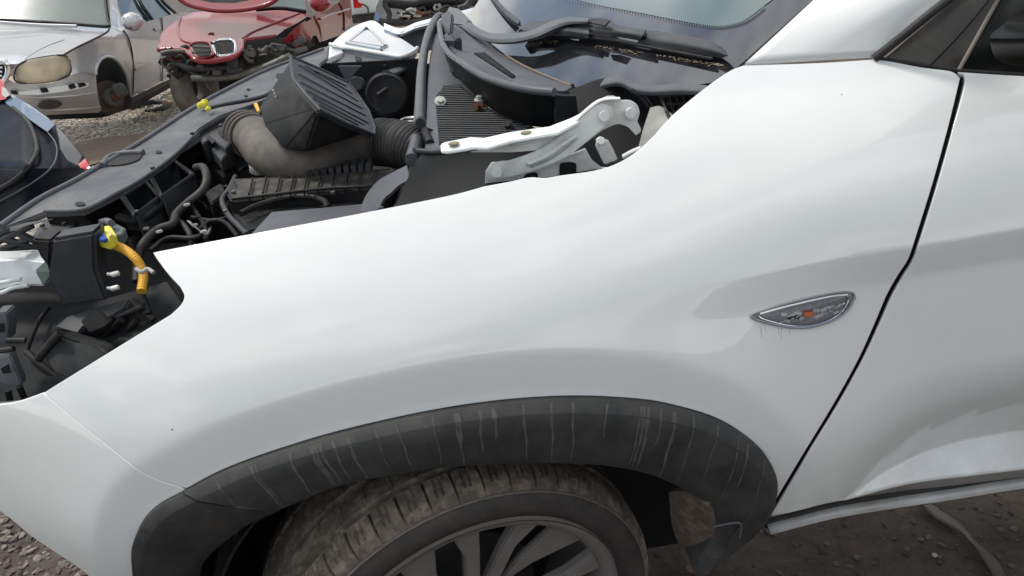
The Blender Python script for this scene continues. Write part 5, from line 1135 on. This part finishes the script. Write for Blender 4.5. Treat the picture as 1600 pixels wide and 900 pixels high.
# dark blue car, near rear corner
dk = thing('parked_car', 'dark blue car corner with small red tail lamp, at the left edge', 'car', PZ(-100, 330, GZ))
yd = lambda a, b: 2.35 + max(0, 262-b)*.0055 + max(0, 40-a)*.002
ppan('rear_body', outline([[(-90, 110), (0, 132), (14, 148), (40, 160), (70, 178), (85, 193)], [(85, 193), (100, 208), (118, 230), (134, 248), (143, 262)], [(143, 262), (138, 274), (90, 320), (0, 372), (-90, 410)], [(-90, 410), (-90, 110)]], 4), lambda a, b: yd(a, b) + .0001*max(0, a-60)**2*.4, m_navy, dk, 9, .05)
ppan('rear_glass', outline([[(-90, 140), (0, 158), (22, 172), (42, 192), (54, 220), (52, 245)], [(52, 245), (30, 272), (0, 290), (-90, 330)], [(-90, 330), (-90, 140)]], 4), lambda a, b: yd(a, b)-.03, mat('dark_window', (.003, .007, .013), .15, spec=.12, dust=(.1, .1, .11), dustamt=.25, dscale=5), dk, 9, .02)
ppan('shoulder_reflection', [(8, 148), (20, 148), (45, 163), (72, 182), (86, 194), (74, 206), (62, 198), (40, 182), (18, 168), (8, 160)], lambda a, b: yd(a, b)-.045-.0*(a), mat('reflected_sky', (.08, .14, .23), .25, .2, coat=1), dk, 6, .03)  # sky reflection on the dark shoulder, painted as a blue panel
T3('glass_seal', [(20, 168), (44, 190), (57, 222), (54, 247), (30, 275), (0, 294), (-60, 322)], lambda a, b: yd(a, b)-.04, .009, m_rubber, dk)
T3('chrome_line', [(74, 206), (86, 222), (89, 240), (80, 262), (50, 286), (0, 314), (-60, 342)], lambda a, b: yd(a, b)-.03, .0035, m_greyl, dk)
ppan('lamp_cover', [(87, 196), (100, 209), (118, 231), (128, 243), (121, 258), (105, 250), (94, 232), (92, 215)], lambda a, b: yd(a, b)-.03, mat('smoked_lamp', (.012, .014, .018), .12, coat=1), dk, 6, .03)
ppan('tail_lamp', [(122, 257), (133, 247), (141, 261), (135, 265), (126, 262)], lambda a, b: yd(a, b)-.05, m_redl, dk, 4, .03)
ppan('side_lamp', [(-20, 120), (3, 124), (8, 138), (17, 149), (8, 155), (-20, 160)], lambda a, b: yd(a, b)-.06, m_redl, dk, 5, .03)
prism('lamp_insert', [PY(a, b, yd(a, b)-.07) for a, b in ((2, 136), (8, 138), (15, 149), (8, 153), (2, 148))], Vector((0, .01, 0)), m_pale, dk, .002)

# ------------------------------------------------------------------ ground litter
def gp_(a, b, h=0): return PZ(a, b, GZ+h)
tag(tube('loose_hose', [gp_(205, 170, .03), gp_(222, 164, .04), gp_(245, 160, .03), gp_(262, 163, .03), (gp_(252, 171, .03)), gp_(228, 174, .03)], .035, m_rubber, None), 'black rubber hose lying on the gravel beneath the silver saloon door', 'hose')
tag(tube('orange_stone', [gp_(258, 164, .03), gp_(262, 163, .04), gp_(266, 165, .03)], .035, mat('orange_stone', (.4, .2, .1), .8), None), 'small orange brown stone beside the end of the black hose', 'stone')
mud = outline([[(60, 262), (100, 232), (150, 216), (210, 210), (300, 196), (345, 186), (330, 205), (260, 226), (180, 246), (130, 262), (90, 280), (60, 262)]], 4)
mv, mf = cdt(mud, 9); mme = bpy.data.meshes.new('mud_patch'); mme.from_pydata([gp_(p.x, p.y, .030) for p in mv], [], mf)
struct(link('mud_patch', mme, mat('damp_mud', (.17, .125, .09), .8, var=.4, vscale=8, bump=.8, bscale=25), None, 180))
V, F, mi = [], [], []
def blades(n, pxs, hs):
    for i in range(n):
        a = random.gauss(pxs[0], pxs[2]); b = random.gauss(pxs[1], pxs[3]); p = PZ(a, b, GZ-.01); h = random.uniform(*hs); d = Vector((random.uniform(-1, 1), random.uniform(-1, 1), 0))
        w = Vector((-d.y, d.x, 0)).normalized()*.006; t = p+Vector((0, 0, h))+d*h*.6; mdl = p+Vector((0, 0, h*.6))+d*h*.2; k = len(V)
        V.extend([p-w, p+w, mdl+w*.7, mdl-w*.7, t]); F.extend([(k, k+1, k+2, k+3), (k+3, k+2, k+4)])
for q in ((165, 178, 14, 4), (150, 186, 16, 5), (188, 172, 10, 3), (240, 178, 22, 4), (280, 168, 14, 4), (278, 155, 16, 4), (235, 190, 22, 4), (305, 120, 8, 8)): blades(330, q, (.015, .06))
me = bpy.data.meshes.new('weeds'); me.from_pydata(V, [], F); struct(link('weeds', me, mat('weed_green', (.24, .23, .09), .7, var=.5, vscale=3), None, None), 'stuff')
rib = [(1440, 785), (1470, 806), (1500, 826), (1522, 850), (1545, 872), (1562, 900), (1580, 930)]
rows = []
for k_, (dx, dz) in enumerate(((-6, .002), (-2, .008), (2, .005), (6, .002))): rows.append([PZ(a+dx*(1+.4*math.sin(i*1.7)), b-dx*.5, GZ+.012+dz+.004*math.sin(i*2.1+k_)) for i, (a, b) in enumerate(rib)])
tag(patch('plastic_strip', rows, mat('muddy_strip', (.085, .075, .062), .55, var=.4, vscale=25, dust=(.08, .065, .05), dustamt=.8, dscale=18, bump=.6, bscale=90), None, thick=.004), 'torn muddy plastic strip half buried in the dirt below the door', 'plastic strip')

# ------------------------------------------------------------------ boarded fence added behind the camera, unseen, to darken the lower door's reflection
fn = thing('shade_screen', 'unseen grey boarded fence facing the white door from the near side', 'screen', (0, -5.5, GZ))
m_screen = mat('screen_board', (.12, .115, .105), .8, var=.4, vscale=3, stretch=(1, 1, .2))
b0_ = None
for i in range(60):
    if b0_ is None: b0_ = bm2('board', box_bm((-9, -5.5, .8+GZ), (.29, .03, 1.65), Matrix(), None, .004), m_screen, fn); o = b0_
    else: o = b0_.copy(); COL.objects.link(o)
    o.location.x = i*.3; o.location.y = .012*(i % 2)

# specks and rust runs on the fender
for a, b, r_ in ((269, 671, .0011), (1315, 148, .0009)): bm2('paint_chip', cyl_bm(PF(a, b)+Vector((0, -.0002, 0)), (0, -1, .1), r_, .0008, 8), m_rust, car, 40)
m_run = mat('rust_run', (.36, .27, .2), .7)
for a, b, l in ((1190, 510, 18), (1196, 508, 9), (1217, 512, 12), (1221, 512, 18), (1234, 514, 9)): tube('rust_run', [PF(a, b)+Vector((0, .0001, 0)), PF(a-1, b+l*.5)+Vector((0, .0001, 0)), PF(a+.5, b+l)+Vector((0, .0003, 0))], .0004, m_run, car, seg=5)
